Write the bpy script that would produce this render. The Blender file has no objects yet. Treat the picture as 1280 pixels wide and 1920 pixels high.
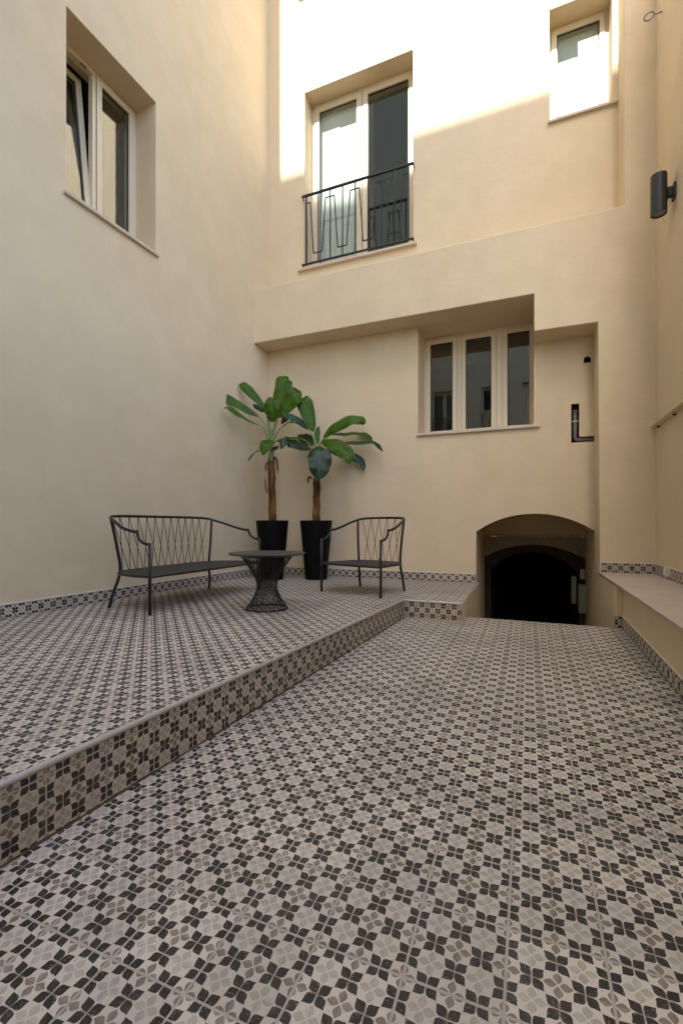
import bpy, bmesh, math, random
from mathutils import Vector, Matrix

# ---------------------------------------------------------------- camera, sky, sun, exposure
scene = bpy.context.scene
COL = scene.collection
random.seed(7)

YAW = math.radians(22.31)
camera_data = bpy.data.cameras.new('camera')
camera = bpy.data.objects.new('camera', camera_data)
COL.objects.link(camera)
camera.location = (0.0, 0.0, 0.96)
camera.rotation_euler = (math.radians(90), 0, YAW)
camera_data.sensor_width = 36.0
camera_data.lens = 16.0
camera_data.shift_y = 25.0 / 1920.0
camera_data.clip_start = 0.02
camera_data.clip_end = 300.0
scene.camera = camera

SUN_EL = math.radians(48.5)
SUN_M = 0.079                     # sideways drift of the sun rays per metre of depth
world = bpy.data.worlds.new('World')
scene.world = world
world.use_nodes = True
wn = world.node_tree
sky = wn.nodes.new('ShaderNodeTexSky')
sky.sky_type = 'NISHITA'
sky.sun_disc = False
sky.sun_elevation = SUN_EL
sky.sun_rotation = math.pi + math.atan(SUN_M)
sky.air_density = 1.0
sky.dust_density = 2.4
wn.links.new(sky.outputs[0], wn.nodes['Background'].inputs[0])
wn.nodes['Background'].inputs[1].default_value = 0.15

sun_data = bpy.data.lights.new('sun', 'SUN')
sun_data.energy = 4.2
sun_data.angle = math.radians(0.53)
sun_data.color = (1.0, 0.975, 0.935)
sun = bpy.data.objects.new('sun', sun_data)
COL.objects.link(sun)
_hd = Vector((SUN_M, 1.0, 0.0)).normalized()
_sd = Vector((_hd.x * math.cos(SUN_EL), _hd.y * math.cos(SUN_EL), -math.sin(SUN_EL)))
sun.rotation_euler = _sd.to_track_quat('-Z', 'Y').to_euler()
sun.location = (-2, -6, 20)

vs = scene.view_settings
vs.view_transform = 'Standard'
vs.look = 'None'
vs.gamma = 1.0
vs.exposure = 1.78
vs.use_curve_mapping = False
scene.cycles.max_bounces = 14
scene.cycles.diffuse_bounces = 8
scene.cycles.glossy_bounces = 4
scene.cycles.transmission_bounces = 8
scene.cycles.transparent_max_bounces = 12
scene.cycles.caustics_reflective = False
scene.cycles.caustics_refractive = False
scene.cycles.sample_clamp_indirect = 6.0
scene.cycles.use_denoising = True

# ---------------------------------------------------------------- helpers
class MB:
    """collects shapes, then becomes one mesh object"""
    def __init__(self):
        self.v = []; self.f = []; self.uv = None
    def add(self, verts, faces):
        b = len(self.v)
        self.v += [tuple(p) for p in verts]
        self.f += [tuple(i + b for i in f) for f in faces]
        return self
    def box(self, x0, x1, y0, y1, z0, z1):
        p = [(x0,y0,z0),(x1,y0,z0),(x1,y1,z0),(x0,y1,z0),(x0,y0,z1),(x1,y0,z1),(x1,y1,z1),(x0,y1,z1)]
        return self.add(p, [(0,3,2,1),(4,5,6,7),(0,1,5,4),(1,2,6,5),(2,3,7,6),(3,0,4,7)])
    def ring(self, x0, x1, z0, z1, w, y0, y1):
        """mitred rectangular frame in the xz plane, w wide, from y0 (front) to y1"""
        o = [(x0,z0),(x1,z0),(x1,z1),(x0,z1)]
        i = [(x0+w,z0+w),(x1-w,z0+w),(x1-w,z1-w),(x0+w,z1-w)]
        vv = [(x,y0,z) for x,z in o] + [(x,y0,z) for x,z in i] + [(x,y1,z) for x,z in o] + [(x,y1,z) for x,z in i]
        ff = []
        for k in range(4):
            n = (k+1) % 4
            ff += [(k,n,4+n,4+k), (8+n,8+k,12+k,12+n), (n,k,8+k,8+n), (4+k,4+n,12+n,12+k)]
        return self.add(vv, ff)
    def tube(self, pts, r, n=8, closed=False, cap=True):
        pts = [Vector(p) for p in pts]
        m = len(pts)
        rr = r if isinstance(r, (list, tuple)) else [r]*m
        tang = []
        for k in range(m):
            a = pts[(k-1) % m] if (closed or k > 0) else pts[k]
            b = pts[(k+1) % m] if (closed or k < m-1) else pts[k]
            t = (b-a)
            tang.append(t.normalized() if t.length > 1e-9 else Vector((0,0,1)))
        ref = Vector((0,0,1)) if abs(tang[0].z) < 0.9 else Vector((1,0,0))
        nrm = (ref - tang[0]*ref.dot(tang[0])).normalized()
        vv = []
        for k in range(m):
            nrm = (nrm - tang[k]*nrm.dot(tang[k]))
            nrm = nrm.normalized() if nrm.length > 1e-6 else tang[k].orthogonal().normalized()
            bi = tang[k].cross(nrm)
            for j in range(n):
                a = 2*math.pi*j/n
                vv.append(pts[k] + (nrm*math.cos(a) + bi*math.sin(a))*rr[k])
        ff = []
        for k in range(m if closed else m-1):
            k2 = (k+1) % m
            for j in range(n):
                j2 = (j+1) % n
                ff.append((k*n+j, k*n+j2, k2*n+j2, k2*n+j))
        if cap and not closed:
            ff.append(tuple(reversed(range(n))))
            ff.append(tuple((m-1)*n + j for j in range(n)))
        return self.add(vv, ff)
    def lathe(self, prof, n=32, cap_bottom=False, cap_top=False):
        vv = []; ff = []
        for (r, z) in prof:
            for j in range(n):
                a = 2*math.pi*j/n
                vv.append((r*math.cos(a), r*math.sin(a), z))
        for k in range(len(prof)-1):
            for j in range(n):
                j2 = (j+1) % n
                ff.append((k*n+j, k*n+j2, (k+1)*n+j2, (k+1)*n+j))
        if cap_bottom: ff.append(tuple(reversed(range(n))))
        if cap_top: ff.append(tuple((len(prof)-1)*n + j for j in range(n)))
        return self.add(vv, ff)
    def prism(self, poly, y0, y1, back=True):
        """polygon in xz extruded along y"""
        n = len(poly)
        vv = [(x,y0,z) for x,z in poly] + [(x,y1,z) for x,z in poly]
        ff = [tuple(range(n))]
        if back: ff.append(tuple(reversed(range(n, 2*n))))
        for k in range(n):
            k2 = (k+1) % n
            ff.append((k2, k, n+k, n+k2))
        return self.add(vv, ff)
    def slab(self, poly, z0, z1, bottom=True):
        """polygon in xy extruded along z"""
        n = len(poly)
        vv = [(x,y,z1) for x,y in poly] + [(x,y,z0) for x,y in poly]
        ff = [tuple(range(n))]
        if bottom: ff.append(tuple(reversed(range(n, 2*n))))
        for k in range(n):
            k2 = (k+1) % n
            ff.append((k2, k, n+k, n+k2))
        return self.add(vv, ff)
    def mesh(self, name, mat, smooth=False, merge=False):
        me = bpy.data.meshes.new(name)
        me.from_pydata(self.v, [], self.f)
        if merge:
            bm = bmesh.new(); bm.from_mesh(me)
            bmesh.ops.remove_doubles(bm, verts=bm.verts, dist=1e-5)
            bmesh.ops.recalc_face_normals(bm, faces=bm.faces)
            bm.to_mesh(me); bm.free()
        if mat: me.materials.append(mat)
        if smooth:
            me.polygons.foreach_set('use_smooth', [True]*len(me.polygons))
        me.update()
        return me
    def build(self, name, mat, parent=None, smooth=False, bevel=0.0, merge=False, loc=None, rot=None):
        o = bpy.data.objects.new(name, self.mesh(name, mat, smooth, merge))
        COL.objects.link(o)
        if parent: o.parent = parent
        if loc: o.location = loc
        if rot: o.rotation_euler = rot
        if bevel:
            md = o.modifiers.new('bevel', 'BEVEL')
            md.width = bevel; md.segments = 2; md.limit_method = 'ANGLE'; md.angle_limit = math.radians(40)
            md.harden_normals = False
        return o

def tag(o, label, cat=None, group=None, kind=None):
    if label: o['label'] = label
    if cat: o['category'] = cat
    if group: o['group'] = group
    if kind: o['kind'] = kind
    return o

def empty(name, loc=(0,0,0), rotz=0.0):
    o = bpy.data.objects.new(name, None)
    COL.objects.link(o)
    o.location = loc
    o.rotation_euler = (0, 0, rotz)
    o.empty_display_size = 0.1
    return o

def bezier(pts, n=10):
    """Catmull-Rom through the points"""
    pts = [Vector(p) for p in pts]
    out = []
    for k in range(len(pts)-1):
        p0 = pts[k-1] if k > 0 else pts[k]*2 - pts[k+1]
        p1, p2 = pts[k], pts[k+1]
        p3 = pts[k+2] if k+2 < len(pts) else p2*2 - p1
        for j in range(n):
            t = j/n
            out.append(0.5*((2*p1) + (p2-p0)*t + (2*p0-5*p1+4*p2-p3)*t*t + (3*p1-p0-3*p2+p3)*t**3))
    out.append(pts[-1])
    return out

# ---------------------------------------------------------------- materials
class NT:
    def __init__(self, name):
        self.mat = bpy.data.materials.new(name)
        self.mat.use_nodes = True
        self.t = self.mat.node_tree
        self.bsdf = self.t.nodes['Principled BSDF']
        self.out = self.t.nodes['Material Output']
    def n(self, typ, **kw):
        nd = self.t.nodes.new(typ)
        for k, v in kw.items(): setattr(nd, k, v)
        return nd
    def link(self, a, b): self.t.links.new(a, b)
    def put(self, sock, val):
        if isinstance(val, bpy.types.NodeSocket): self.link(val, sock)
        else: sock.default_value = val
    def m(self, op, a, b=0.0, c=0.0, clamp=False):
        nd = self.n('ShaderNodeMath', operation=op, use_clamp=clamp)
        self.put(nd.inputs[0], a)
        if len(nd.inputs) > 1: self.put(nd.inputs[1], b)
        if len(nd.inputs) > 2: self.put(nd.inputs[2], c)
        return nd.outputs[0]
    def noise(self, vec, scale, detail=4.0, rough=0.55, col=False):
        nd = self.n('ShaderNodeTexNoise')
        if vec is not None: self.link(vec, nd.inputs['Vector'])
        nd.inputs['Scale'].default_value = scale
        nd.inputs['Detail'].default_value = detail
        nd.inputs['Roughness'].default_value = rough
        return nd.outputs['Color' if col else 'Fac']
    def ramp(self, fac, stops):
        nd = self.n('ShaderNodeValToRGB')
        el = nd.color_ramp.elements
        while len(el) < len(stops): el.new(0.5)
        for e, (p, c) in zip(el, stops):
            e.position = p
            e.color = (c, c, c, 1) if isinstance(c, (int, float)) else (*c, 1)
        self.put(nd.inputs[0], fac)
        return nd.outputs[0]
    def mix(self, fac, a, b, blend='MIX'):
        nd = self.n('ShaderNodeMix', data_type='RGBA', blend_type=blend)
        self.put(nd.inputs[0], fac)
        self.put(nd.inputs[6], a if isinstance(a, bpy.types.NodeSocket) else (*a, 1))
        self.put(nd.inputs[7], b if isinstance(b, bpy.types.NodeSocket) else (*b, 1))
        return nd.outputs[2]
    def pos(self): return self.n('ShaderNodeNewGeometry').outputs['Position']
    def obj(self): return self.n('ShaderNodeTexCoord').outputs['Object']
    def rnd(self): return self.n('ShaderNodeObjectInfo').outputs['Random']
    def sep(self, v):
        nd = self.n('ShaderNodeSeparateXYZ'); self.link(v, nd.inputs[0]); return nd.outputs
    def bump(self, h, strength=0.3, dist=0.01, prev=None):
        nd = self.n('ShaderNodeBump')
        nd.inputs['Strength'].default_value = strength
        nd.inputs['Distance'].default_value = dist
        self.link(h, nd.inputs['Height'])
        if prev: self.link(prev, nd.inputs['Normal'])
        return nd.outputs[0]
    def done(self, color=None, rough=None, normal=None, metal=None, spec=None):
        b = self.bsdf
        if color is not None: self.put(b.inputs['Base Color'], color if isinstance(color, bpy.types.NodeSocket) else (*color, 1))
        if rough is not None: self.put(b.inputs['Roughness'], rough)
        if metal is not None: self.put(b.inputs['Metallic'], metal)
        if spec is not None: self.put(b.inputs['Specular IOR Level'], spec)
        if normal is not None: self.link(normal, b.inputs['Normal'])
        return self.mat

TILE = 0.2127

def mat_plaster(name, base=(0.71, 0.590, 0.410), var=0.075):
    k = NT(name); p = k.pos()
    big = k.noise(p, 0.55, 3, 0.5)
    mid = k.noise(p, 2.6, 5, 0.6)
    c = k.mix(k.m('MULTIPLY', k.ramp(big, [(0.3, 0.0), (0.7, 1.0)]), 1.0), base,
              tuple(x*f for x, f in zip(base, (1-var*0.6, 1-var*0.8, 1-var*1.3))))
    c = k.mix(k.ramp(mid, [(0.40, 0.0), (0.72, 0.8)]), c, tuple(min(1, x*1.07) for x in base))
    mp = k.n('ShaderNodeMapping'); k.link(p, mp.inputs[0]); mp.inputs['Scale'].default_value = (9, 9, 1.3)
    streak = k.noise(mp.outputs[0], 0.7, 3, 0.6)
    c = k.mix(k.ramp(streak, [(0.55, 0.0), (0.8, 0.35)]), c, tuple(x*0.93 for x in base))
    speck = k.noise(p, 60, 2, 0.5)
    c = k.mix(k.ramp(speck, [(0.70, 0.0), (0.8, 0.3)]), c, tuple(x*0.86 for x in base))
    b1 = k.bump(k.noise(p, 4.5, 4, 0.6), 0.28, 0.02)
    b2 = k.bump(k.noise(p, 45, 5, 0.7), 0.16, 0.004, b1)
    return k.done(c, 0.82, b2, spec=0.25)

def mat_simple(name, col, rough=0.5, metal=0.0, var=0.08, scale=25, bump=0.05, spec=0.5):
    k = NT(name); p = k.pos()
    n1 = k.noise(p, scale, 4, 0.6)
    c = k.mix(n1, tuple(x*(1-var) for x in col), tuple(min(1, x*(1+var)) for x in col))
    r = k.m('ADD', k.m('MULTIPLY', k.noise(p, scale*0.6, 3, 0.6), 0.2), rough-0.1)
    nb = k.bump(k.noise(p, scale*6, 3, 0.6), bump, 0.002)
    return k.done(c, r, nb, metal=metal, spec=spec)

def mat_tile(name, tint=(1, 1, 1), warm=0.0):
    """cement tile print: four-petal flowers on a quarter-tile grid, dark / taupe / pale"""
    k = NT(name)
    o = k.obj(); s = k.sep(o)
    wob = k.noise(o, 90, 2, 0.5)
    wv = k.m('MULTIPLY', k.m('SUBTRACT', wob, 0.5), 0.06)
    sx = k.m('ADD', k.m('MULTIPLY', s[0], 4.0/TILE), wv)
    sy = k.m('ADD', k.m('MULTIPLY', s[1], 4.0/TILE), wv)
    ix = k.m('ROUND', sx); iy = k.m('ROUND', sy)
    dx = k.m('SUBTRACT', sx, ix); dy = k.m('SUBTRACT', sy, iy)
    p = k.m('MULTIPLY', k.m('ABSOLUTE', dx), 2.0); q = k.m('MULTIPLY', k.m('ABSOLUTE', dy), 2.0)
    sd = k.m('MULTIPLY', k.m('ADD', p, q), 0.5)
    t = k.m('ABSOLUTE', k.m('SUBTRACT', p, q))
    fc = k.n('ShaderNodeFloatCurve')
    cv = fc.mapping.curves[0]
    pts = [(0.0, 0.0), (0.045, 0.0), (0.08, 0.06), (0.2, 0.29), (0.3, 0.49), (0.4, 0.63), (0.5, 0.67), (0.6, 0.58), (0.7, 0.42), (0.8, 0.25), (0.9, 0.10), (0.97, 0.015), (1.0, 0.0)]
    while len(cv.points) < len(pts): cv.points.new(0.5, 0.5)
    for c_, pt in zip(cv.points, pts): c_.location = pt
    fc.mapping.update()
    k.link(sd, fc.inputs['Value'])
    w = fc.outputs[0]
    edge = k.m('SUBTRACT', w, t)
    fc2 = k.n('ShaderNodeFloatCurve')
    cv2 = fc2.mapping.curves[0]
    pts2 = [(0.0, 0.0), (0.042, 0.0), (0.167, 0.13), (0.30, 0.27), (0.433, 0.36), (0.55, 0.375), (0.667, 0.32), (0.79, 0.19), (0.90, 0.07), (0.958, 0.0), (1.0, 0.0)]
    while len(cv2.points) < len(pts2): cv2.points.new(0.5, 0.5)
    for c_, pt in zip(cv2.points, pts2): c_.location = pt
    fc2.mapping.update()
    ax = k.m('MODULO', k.m('ABSOLUTE', ix), 2.0); ay = k.m('MODULO', k.m('ABSOLUTE', iy), 2.0)
    dark = k.m('ABSOLUTE', k.m('SUBTRACT', ax, ay))
    pale = k.m('MULTIPLY', ax, ay)
    taupe = k.m('SUBTRACT', k.m('SUBTRACT', 1.0, dark), pale)
    mj = k.m('MAXIMUM', p, q)
    # inside a dark flower's square the long axis petals of the neighbours poke in
    rr_ = k.m('ADD', k.m('MULTIPLY', mj, k.m('SUBTRACT', 1.0, dark)), k.m('MULTIPLY', k.m('SUBTRACT', 2.0, mj), dark))
    k.link(k.m('DIVIDE', rr_, 1.2), fc2.inputs['Value'])
    edge2 = k.m('SUBTRACT', fc2.outputs[0], k.m('MINIMUM', p, q))
    mdark = k.m('MULTIPLY', k.m('DIVIDE', edge, 0.035, clamp=True), dark)
    maxis = k.m('DIVIDE', edge2, 0.03, clamp=True)
    ntau = k.m('SUBTRACT', 1.0, k.m('ABSOLUTE', k.m('SUBTRACT', k.m('GREATER_THAN', p, q), ax)))
    istaupe = k.m('ADD', taupe, k.m('MULTIPLY', dark, ntau))
    mask = k.m('MAXIMUM', mdark, maxis)
    # one random tone for each petal
    cell = k.n('ShaderNodeCombineXYZ')
    da = k.m('ADD', k.m('MULTIPLY', k.m('GREATER_THAN', p, q), 0.5), k.m('MULTIPLY', dark, 0.0))
    sg = k.m('ADD', k.m('MULTIPLY', k.m('GREATER_THAN', dx, 0.0), 3.0), k.m('MULTIPLY', k.m('GREATER_THAN', dy, 0.0), 7.0))
    k.link(k.m('ADD', ix, k.m('MULTIPLY', sg, 0.1)), cell.inputs[0]); k.link(k.m('ADD', iy, da), cell.inputs[1])
    k.link(k.m('MULTIPLY', k.rnd(), 97.0), cell.inputs[2])
    wn_ = k.n('ShaderNodeTexWhiteNoise', noise_dimensions='3D'); k.link(cell.outputs[0], wn_.inputs['Vector'])
    pr = wn_.outputs['Value']
    wp = k.pos()
    cream = k.mix(k.noise(wp, 5, 4, 0.6), (0.53, 0.473, 0.395), (0.63, 0.568, 0.48))
    cdark = k.mix(pr, (0.011, 0.0085, 0.007), (0.030, 0.024, 0.020))
    ctaupe = k.mix(pr, (0.185, 0.148, 0.118), (0.275, 0.225, 0.182))
    cpale = k.mix(pr, (0.375, 0.335, 0.282), (0.47, 0.42, 0.355))
    # worn, dusty petals in patches
    wear = k.m('MULTIPLY', k.ramp(k.noise(wp, 1.7, 3, 0.6), [(0.45, 0.0), (0.7, 1.0)]), k.ramp(k.noise(wp, 38, 4, 0.7), [(0.45, 0.0), (0.72, 0.55)]))
    cdark = k.mix(wear, cdark, (0.15, 0.15, 0.15))
    c = k.mix(maxis, cream, k.mix(istaupe, cpale, ctaupe))
    c = k.mix(mdark, c, cdark)
    # aggregate specks: pale in the dark print, dark in the pale print
    vo = k.n('ShaderNodeTexVoronoi', feature='F1'); k.link(wp, vo.inputs['Vector']); vo.inputs['Scale'].default_value = 240
    sz = k.noise(wp, 110, 2, 0.6)
    sp = k.m('MULTIPLY', k.m('LESS_THAN', vo.outputs['Distance'], 0.24), k.m('GREATER_THAN', sz, 0.56))
    isdark = mdark
    c = k.mix(k.m('MULTIPLY', sp, 0.75), c, k.mix(isdark, (0.13, 0.115, 0.10), (0.42, 0.39, 0.36)))
    # footworn dust
    dust = k.ramp(k.noise(wp, 3.2, 6, 0.7), [(0.52, 0.0), (0.8, 0.16)])
    c = k.mix(dust, c, (0.40, 0.37, 0.34))
    stain = k.ramp(k.noise(wp, 9.0, 5, 0.75), [(0.64, 0.0), (0.76, 0.42)])
    c = k.mix(stain, c, (0.16, 0.14, 0.12))
    tone = k.m('ADD', k.m('MULTIPLY', k.rnd(), 0.24), 0.86)
    hs = k.n('ShaderNodeHueSaturation'); k.link(c, hs.inputs['Color']); k.link(tone, hs.inputs['Value'])
    c = k.mix(1.0, hs.outputs[0], tint, 'MULTIPLY')
    rough = k.m('ADD', k.m('MULTIPLY', k.noise(wp, 12, 4, 0.6), 0.3), 0.36)
    h = k.m('ADD', k.m('MULTIPLY', mask, -0.25), k.noise(wp, 160, 3, 0.6))
    nb = k.bump(h, 0.12, 0.0015)
    return k.done(c, rough, nb, spec=0.45)

def mat_glass(name, tint=(0.92, 0.955, 0.94)):
    k = NT(name)
    tr = k.n('ShaderNodeBsdfTransparent'); tr.inputs[0].default_value = (*tint, 1)
    gl = k.n('ShaderNodeBsdfGlossy'); gl.inputs['Roughness'].default_value = 0.004
    gl.inputs[0].default_value = (0.96, 0.98, 1.0, 1)
    lw_ = k.n('ShaderNodeLayerWeight'); lw_.inputs[0].default_value = 0.5
    nb = k.bump(k.noise(k.pos(), 1.3, 2, 0.4), 0.02, 0.05)
    k.link(nb, gl.inputs['Normal'])
    fac = k.m('ADD', k.m('MULTIPLY', k.m('POWER', lw_.outputs['Facing'], 4.0), 0.9), 0.09, clamp=True)
    mx = k.n('ShaderNodeMixShader')
    k.link(fac, mx.inputs[0]); k.link(tr.outputs[0], mx.inputs[1]); k.link(gl.outputs[0], mx.inputs[2])
    k.link(mx.outputs[0], k.out.inputs[0])
    return k.mat

def mat_marble(name):
    k = NT(name); p = k.pos()
    d = k.noise(p, 2.2, 5, 0.65, col=True)
    mx = k.n('ShaderNodeMix', data_type='VECTOR'); mx.inputs[0].default_value = 0.35
    k.link(p, mx.inputs[4]); k.link(d, mx.inputs[5])
    v = k.noise(mx.outputs[1], 3.5, 6, 0.62)
    c = k.ramp(v, [(0.25, (0.44, 0.36, 0.29)), (0.45, (0.52, 0.43, 0.355)), (0.6, (0.56, 0.475, 0.40)), (0.8, (0.50, 0.40, 0.325))])
    return k.done(c, k.m('ADD', k.m('MULTIPLY', k.noise(p, 14, 4), 0.16), 0.24), k.bump(k.noise(p, 8, 2), 0.02, 0.002), spec=0.4)

def mat_leaf(name, dark, light, under, spec=0.42):
    k = NT(name)
    uvn = k.n('ShaderNodeTexCoord').outputs['UV']
    s = k.sep(uvn)            # x along, y across -1..1 stored as 0..1
    ac = k.m('ABSOLUTE', k.m('SUBTRACT', k.m('MULTIPLY', s[1], 2.0), 1.0))
    vein = k.m('SINE', k.m('MULTIPLY', k.m('ADD', s[0], k.m('MULTIPLY', ac, -0.07)), 210.0))
    veins = k.m('MULTIPLY', k.m('ADD', k.m('MULTIPLY', vein, 0.5), 0.5), 0.35)
    pn = k.noise(k.pos(), 9, 4, 0.6)
    c = k.mix(k.ramp(pn, [(0.3, 0.0), (0.75, 1.0)]), dark, light)
    c = k.mix(k.m('MULTIPLY', veins, 0.5), c, tuple(x*1.25 for x in light))
    rib = k.m('LESS_THAN', ac, 0.045)
    c = k.mix(k.m('MULTIPLY', rib, 0.75), c, tuple(min(1, x*1.9) for x in light))
    edge = k.ramp(k.m('ADD', ac, k.m('MULTIPLY', k.noise(k.pos(), 26, 3), 0.25)), [(0.98, 0.0), (1.12, 0.6)])
    c = k.mix(edge, c, (0.16, 0.10, 0.03))
    geo = k.n('ShaderNodeNewGeometry')
    c = k.mix(k.m('MULTIPLY', geo.outputs['Backfacing'], 0.8), c, under)
    nb = k.bump(veins, 0.35, 0.004)
    k.done(c, 0.36, nb, spec=spec)
    tl = k.n('ShaderNodeBsdfTranslucent')
    k.link(k.mix(0.5, c, tuple(min(1, x*2.2) for x in light)), tl.inputs[0])
    mx = k.n('ShaderNodeMixShader'); mx.inputs[0].default_value = 0.28
    k.link(k.bsdf.outputs[0], mx.inputs[1]); k.link(tl.outputs[0], mx.inputs[2])
    k.link(mx.outputs[0], k.out.inputs[0])
    return k.mat

def mat_bark(name):
    k = NT(name); o = k.obj()
    mp = k.n('ShaderNodeMapping'); k.link(o, mp.inputs[0]); mp.inputs['Scale'].default_value = (26, 26, 2.2)
    n1 = k.noise(mp.outputs[0], 1.0, 6, 0.65)
    n2 = k.noise(o, 7, 4, 0.6)
    c = k.ramp(n1, [(0.30, (0.016, 0.008, 0.004)), (0.42, (0.07, 0.030, 0.010)), (0.54, (0.19, 0.085, 0.026)), (0.72, (0.34, 0.18, 0.062))])
    c = k.mix(k.ramp(n2, [(0.42, 0.0), (0.66, 0.8)]), c, (0.045, 0.022, 0.010))
    return k.done(c, 0.8, k.bump(n1, 0.8, 0.012), spec=0.2)

PLASTER = mat_plaster('cream_plaster')
PLASTER_ROUGH = mat_plaster('rough_plaster', (0.52, 0.44, 0.33), 0.3)
FRAME = mat_simple('cream_window_paint', (0.75, 0.65, 0.475), 0.35, var=0.03, scale=12, bump=0.02)
STONE = mat_simple('sill_stone', (0.60, 0.50, 0.385), 0.55, var=0.10, scale=30)
GASKET_GAP = mat_simple('gasket_and_shadow_gap', (0.03, 0.032, 0.03), 0.6)  # glazing gaskets, and the painted shadow gap round the sashes
TILEM = mat_tile('patterned_cement_tile')
TILER = mat_tile('patterned_riser_tile', (0.95, 0.90, 0.82))
GROUT = mat_simple('grey_grout', (0.42, 0.37, 0.315), 0.85, var=0.25, scale=14, bump=0.2)
TRIM = mat_simple('brushed_trim', (0.55, 0.54, 0.52), 0.38, metal=0.55, var=0.1, scale=40)
BEAD = mat_simple('white_bead', (0.70, 0.66, 0.58), 0.6, var=0.1, scale=20)
METAL = mat_simple('anthracite_metal', (0.012, 0.0122, 0.0125), 0.42, metal=0.0, var=0.2, scale=40, bump=0.12)
SEATM = mat_simple('anthracite_mesh_seat', (0.012, 0.0125, 0.0145), 0.55, var=0.2, scale=60, bump=0.4)
TOPM = mat_simple('grey_table_top', (0.042, 0.041, 0.036), 0.42, var=0.1, scale=18, bump=0.05)
IRON = mat_simple('black_iron', (0.018, 0.018, 0.019), 0.45, var=0.3, scale=40, bump=0.2)
POTM = mat_simple('black_planter', (0.003, 0.003, 0.0032), 0.6, var=0.3, scale=20, bump=0.1, spec=0.15)
SOIL = mat_simple('potting_soil', (0.035, 0.024, 0.016), 0.95, var=0.5, scale=60, bump=1.0)
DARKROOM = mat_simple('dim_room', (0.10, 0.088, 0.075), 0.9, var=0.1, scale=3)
CURTAIN = mat_simple('pale_green_blind', (0.72, 0.75, 0.71), 0.8, var=0.05, scale=5)
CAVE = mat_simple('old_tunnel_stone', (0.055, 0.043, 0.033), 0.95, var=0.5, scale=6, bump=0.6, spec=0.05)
LINTEL = mat_simple('weathered_lintel', (0.36, 0.30, 0.22), 0.95, var=0.45, scale=9, bump=0.5, spec=0.1)
BRICK = mat_simple('old_red_brick', (0.075, 0.05, 0.038), 0.95, var=0.5, scale=14, bump=0.5, spec=0.1)
GLASS = mat_glass('window_glass')
MARBLE = mat_marble('beige_marble')
LAMPM = mat_simple('charcoal_lamp', (0.020, 0.021, 0.024), 0.45, var=0.1, scale=40, bump=0.15)
LENSM = mat_simple('lamp_lens', (0.16, 0.16, 0.15), 0.15, var=0.1)
STEEL = mat_simple('galvanised_steel', (0.38, 0.37, 0.35), 0.4, metal=0.8, var=0.2, scale=50)
WHITEP = mat_simple('white_plastic', (0.68, 0.66, 0.60), 0.4, var=0.03)
BOXM = mat_simple('grey_green_box', (0.44, 0.44, 0.36), 0.5, var=0.15, scale=12)
PIPEM = mat_simple('grey_drain_pipe', (0.17, 0.15, 0.13), 0.55, var=0.7, scale=45, bump=0.3)
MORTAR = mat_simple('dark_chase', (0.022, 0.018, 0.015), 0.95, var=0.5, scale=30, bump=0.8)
LEAF_BRIGHT = mat_leaf('bright_leaf', (0.024, 0.074, 0.002), (0.064, 0.148, 0.004), (0.064, 0.142, 0.004), 0.22)
LEAF_DARK = mat_leaf('dark_leaf', (0.009, 0.030, 0.008), (0.022, 0.062, 0.015), (0.042, 0.10, 0.012))
RIB = mat_simple('leaf_midrib', (0.055, 0.12, 0.015), 0.5, var=0.2, scale=14)
STALK = mat_simple('pale_stalk', (0.23, 0.29, 0.12), 0.5, var=0.25, scale=14)
DRYLEAF = mat_simple('dry_leaf', (0.12, 0.065, 0.028), 0.85, var=0.5, scale=40, bump=0.5)
BARK = mat_bark('banana_bark')
GRIME = mat_simple('brown_joint_grime', (0.10, 0.075, 0.05), 0.95, var=0.6, scale=30, bump=0.6, spec=0.1)
CABLE = mat_simple('thin_cable', (0.20, 0.15, 0.11), 0.6)

# ---------------------------------------------------------------- tiles
def clip_poly(poly, planes):
    for (nx, ny, c) in planes:
        out = []
        for k in range(len(poly)):
            a, b = poly[k], poly[(k+1) % len(poly)]
            da, db = nx*a[0]+ny*a[1]-c, nx*b[0]+ny*b[1]-c
            if da <= 0: out.append(a)
            if (da < 0 < db) or (db < 0 < da):
                t = da/(da-db)
                out.append((a[0]+(b[0]-a[0])*t, a[1]+(b[1]-a[1])*t))
        poly = out
        if len(poly) < 3: return []
    return poly

def area(poly):
    return 0.5*sum(poly[k][0]*poly[(k+1) % len(poly)][1] - poly[(k+1) % len(poly)][0]*poly[k][1] for k in range(len(poly)))

def inset(poly, d):
    """shrink a convex counter-clockwise polygon by d"""
    pl = []
    for k in range(len(poly)):
        a, b = poly[k], poly[(k+1) % len(poly)]
        ex, ey = b[0]-a[0], b[1]-a[1]
        l = math.hypot(ex, ey)
        if l < 1e-6: continue
        nx, ny = ey/l, -ex/l
        pl.append((nx, ny, nx*a[0]+ny*a[1]-d))
    return clip_poly(poly, pl)

def tile_shape(mb, poly, ox, oy, thick=0.009):
    a = inset(poly, 0.0027)
    if len(a) < 3: return False
    b = inset(a, 0.0016)
    if len(b) < 3 or len(b) != len(a): b = a
    n = len(a)
    vv = [(x-ox, y-oy, 0.0) for x, y in b] + [(x-ox, y-oy, -0.0014) for x, y in a] + [(x-ox, y-oy, -thick) for x, y in a]
    ff = [tuple(range(n))]
    for k in range(n):
        k2 = (k+1) % n
        ff += [(k2, k, n+k, n+k2), (n+k2, n+k, 2*n+k, 2*n+k2)]
    mb.add(vv, ff)
    return True

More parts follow.
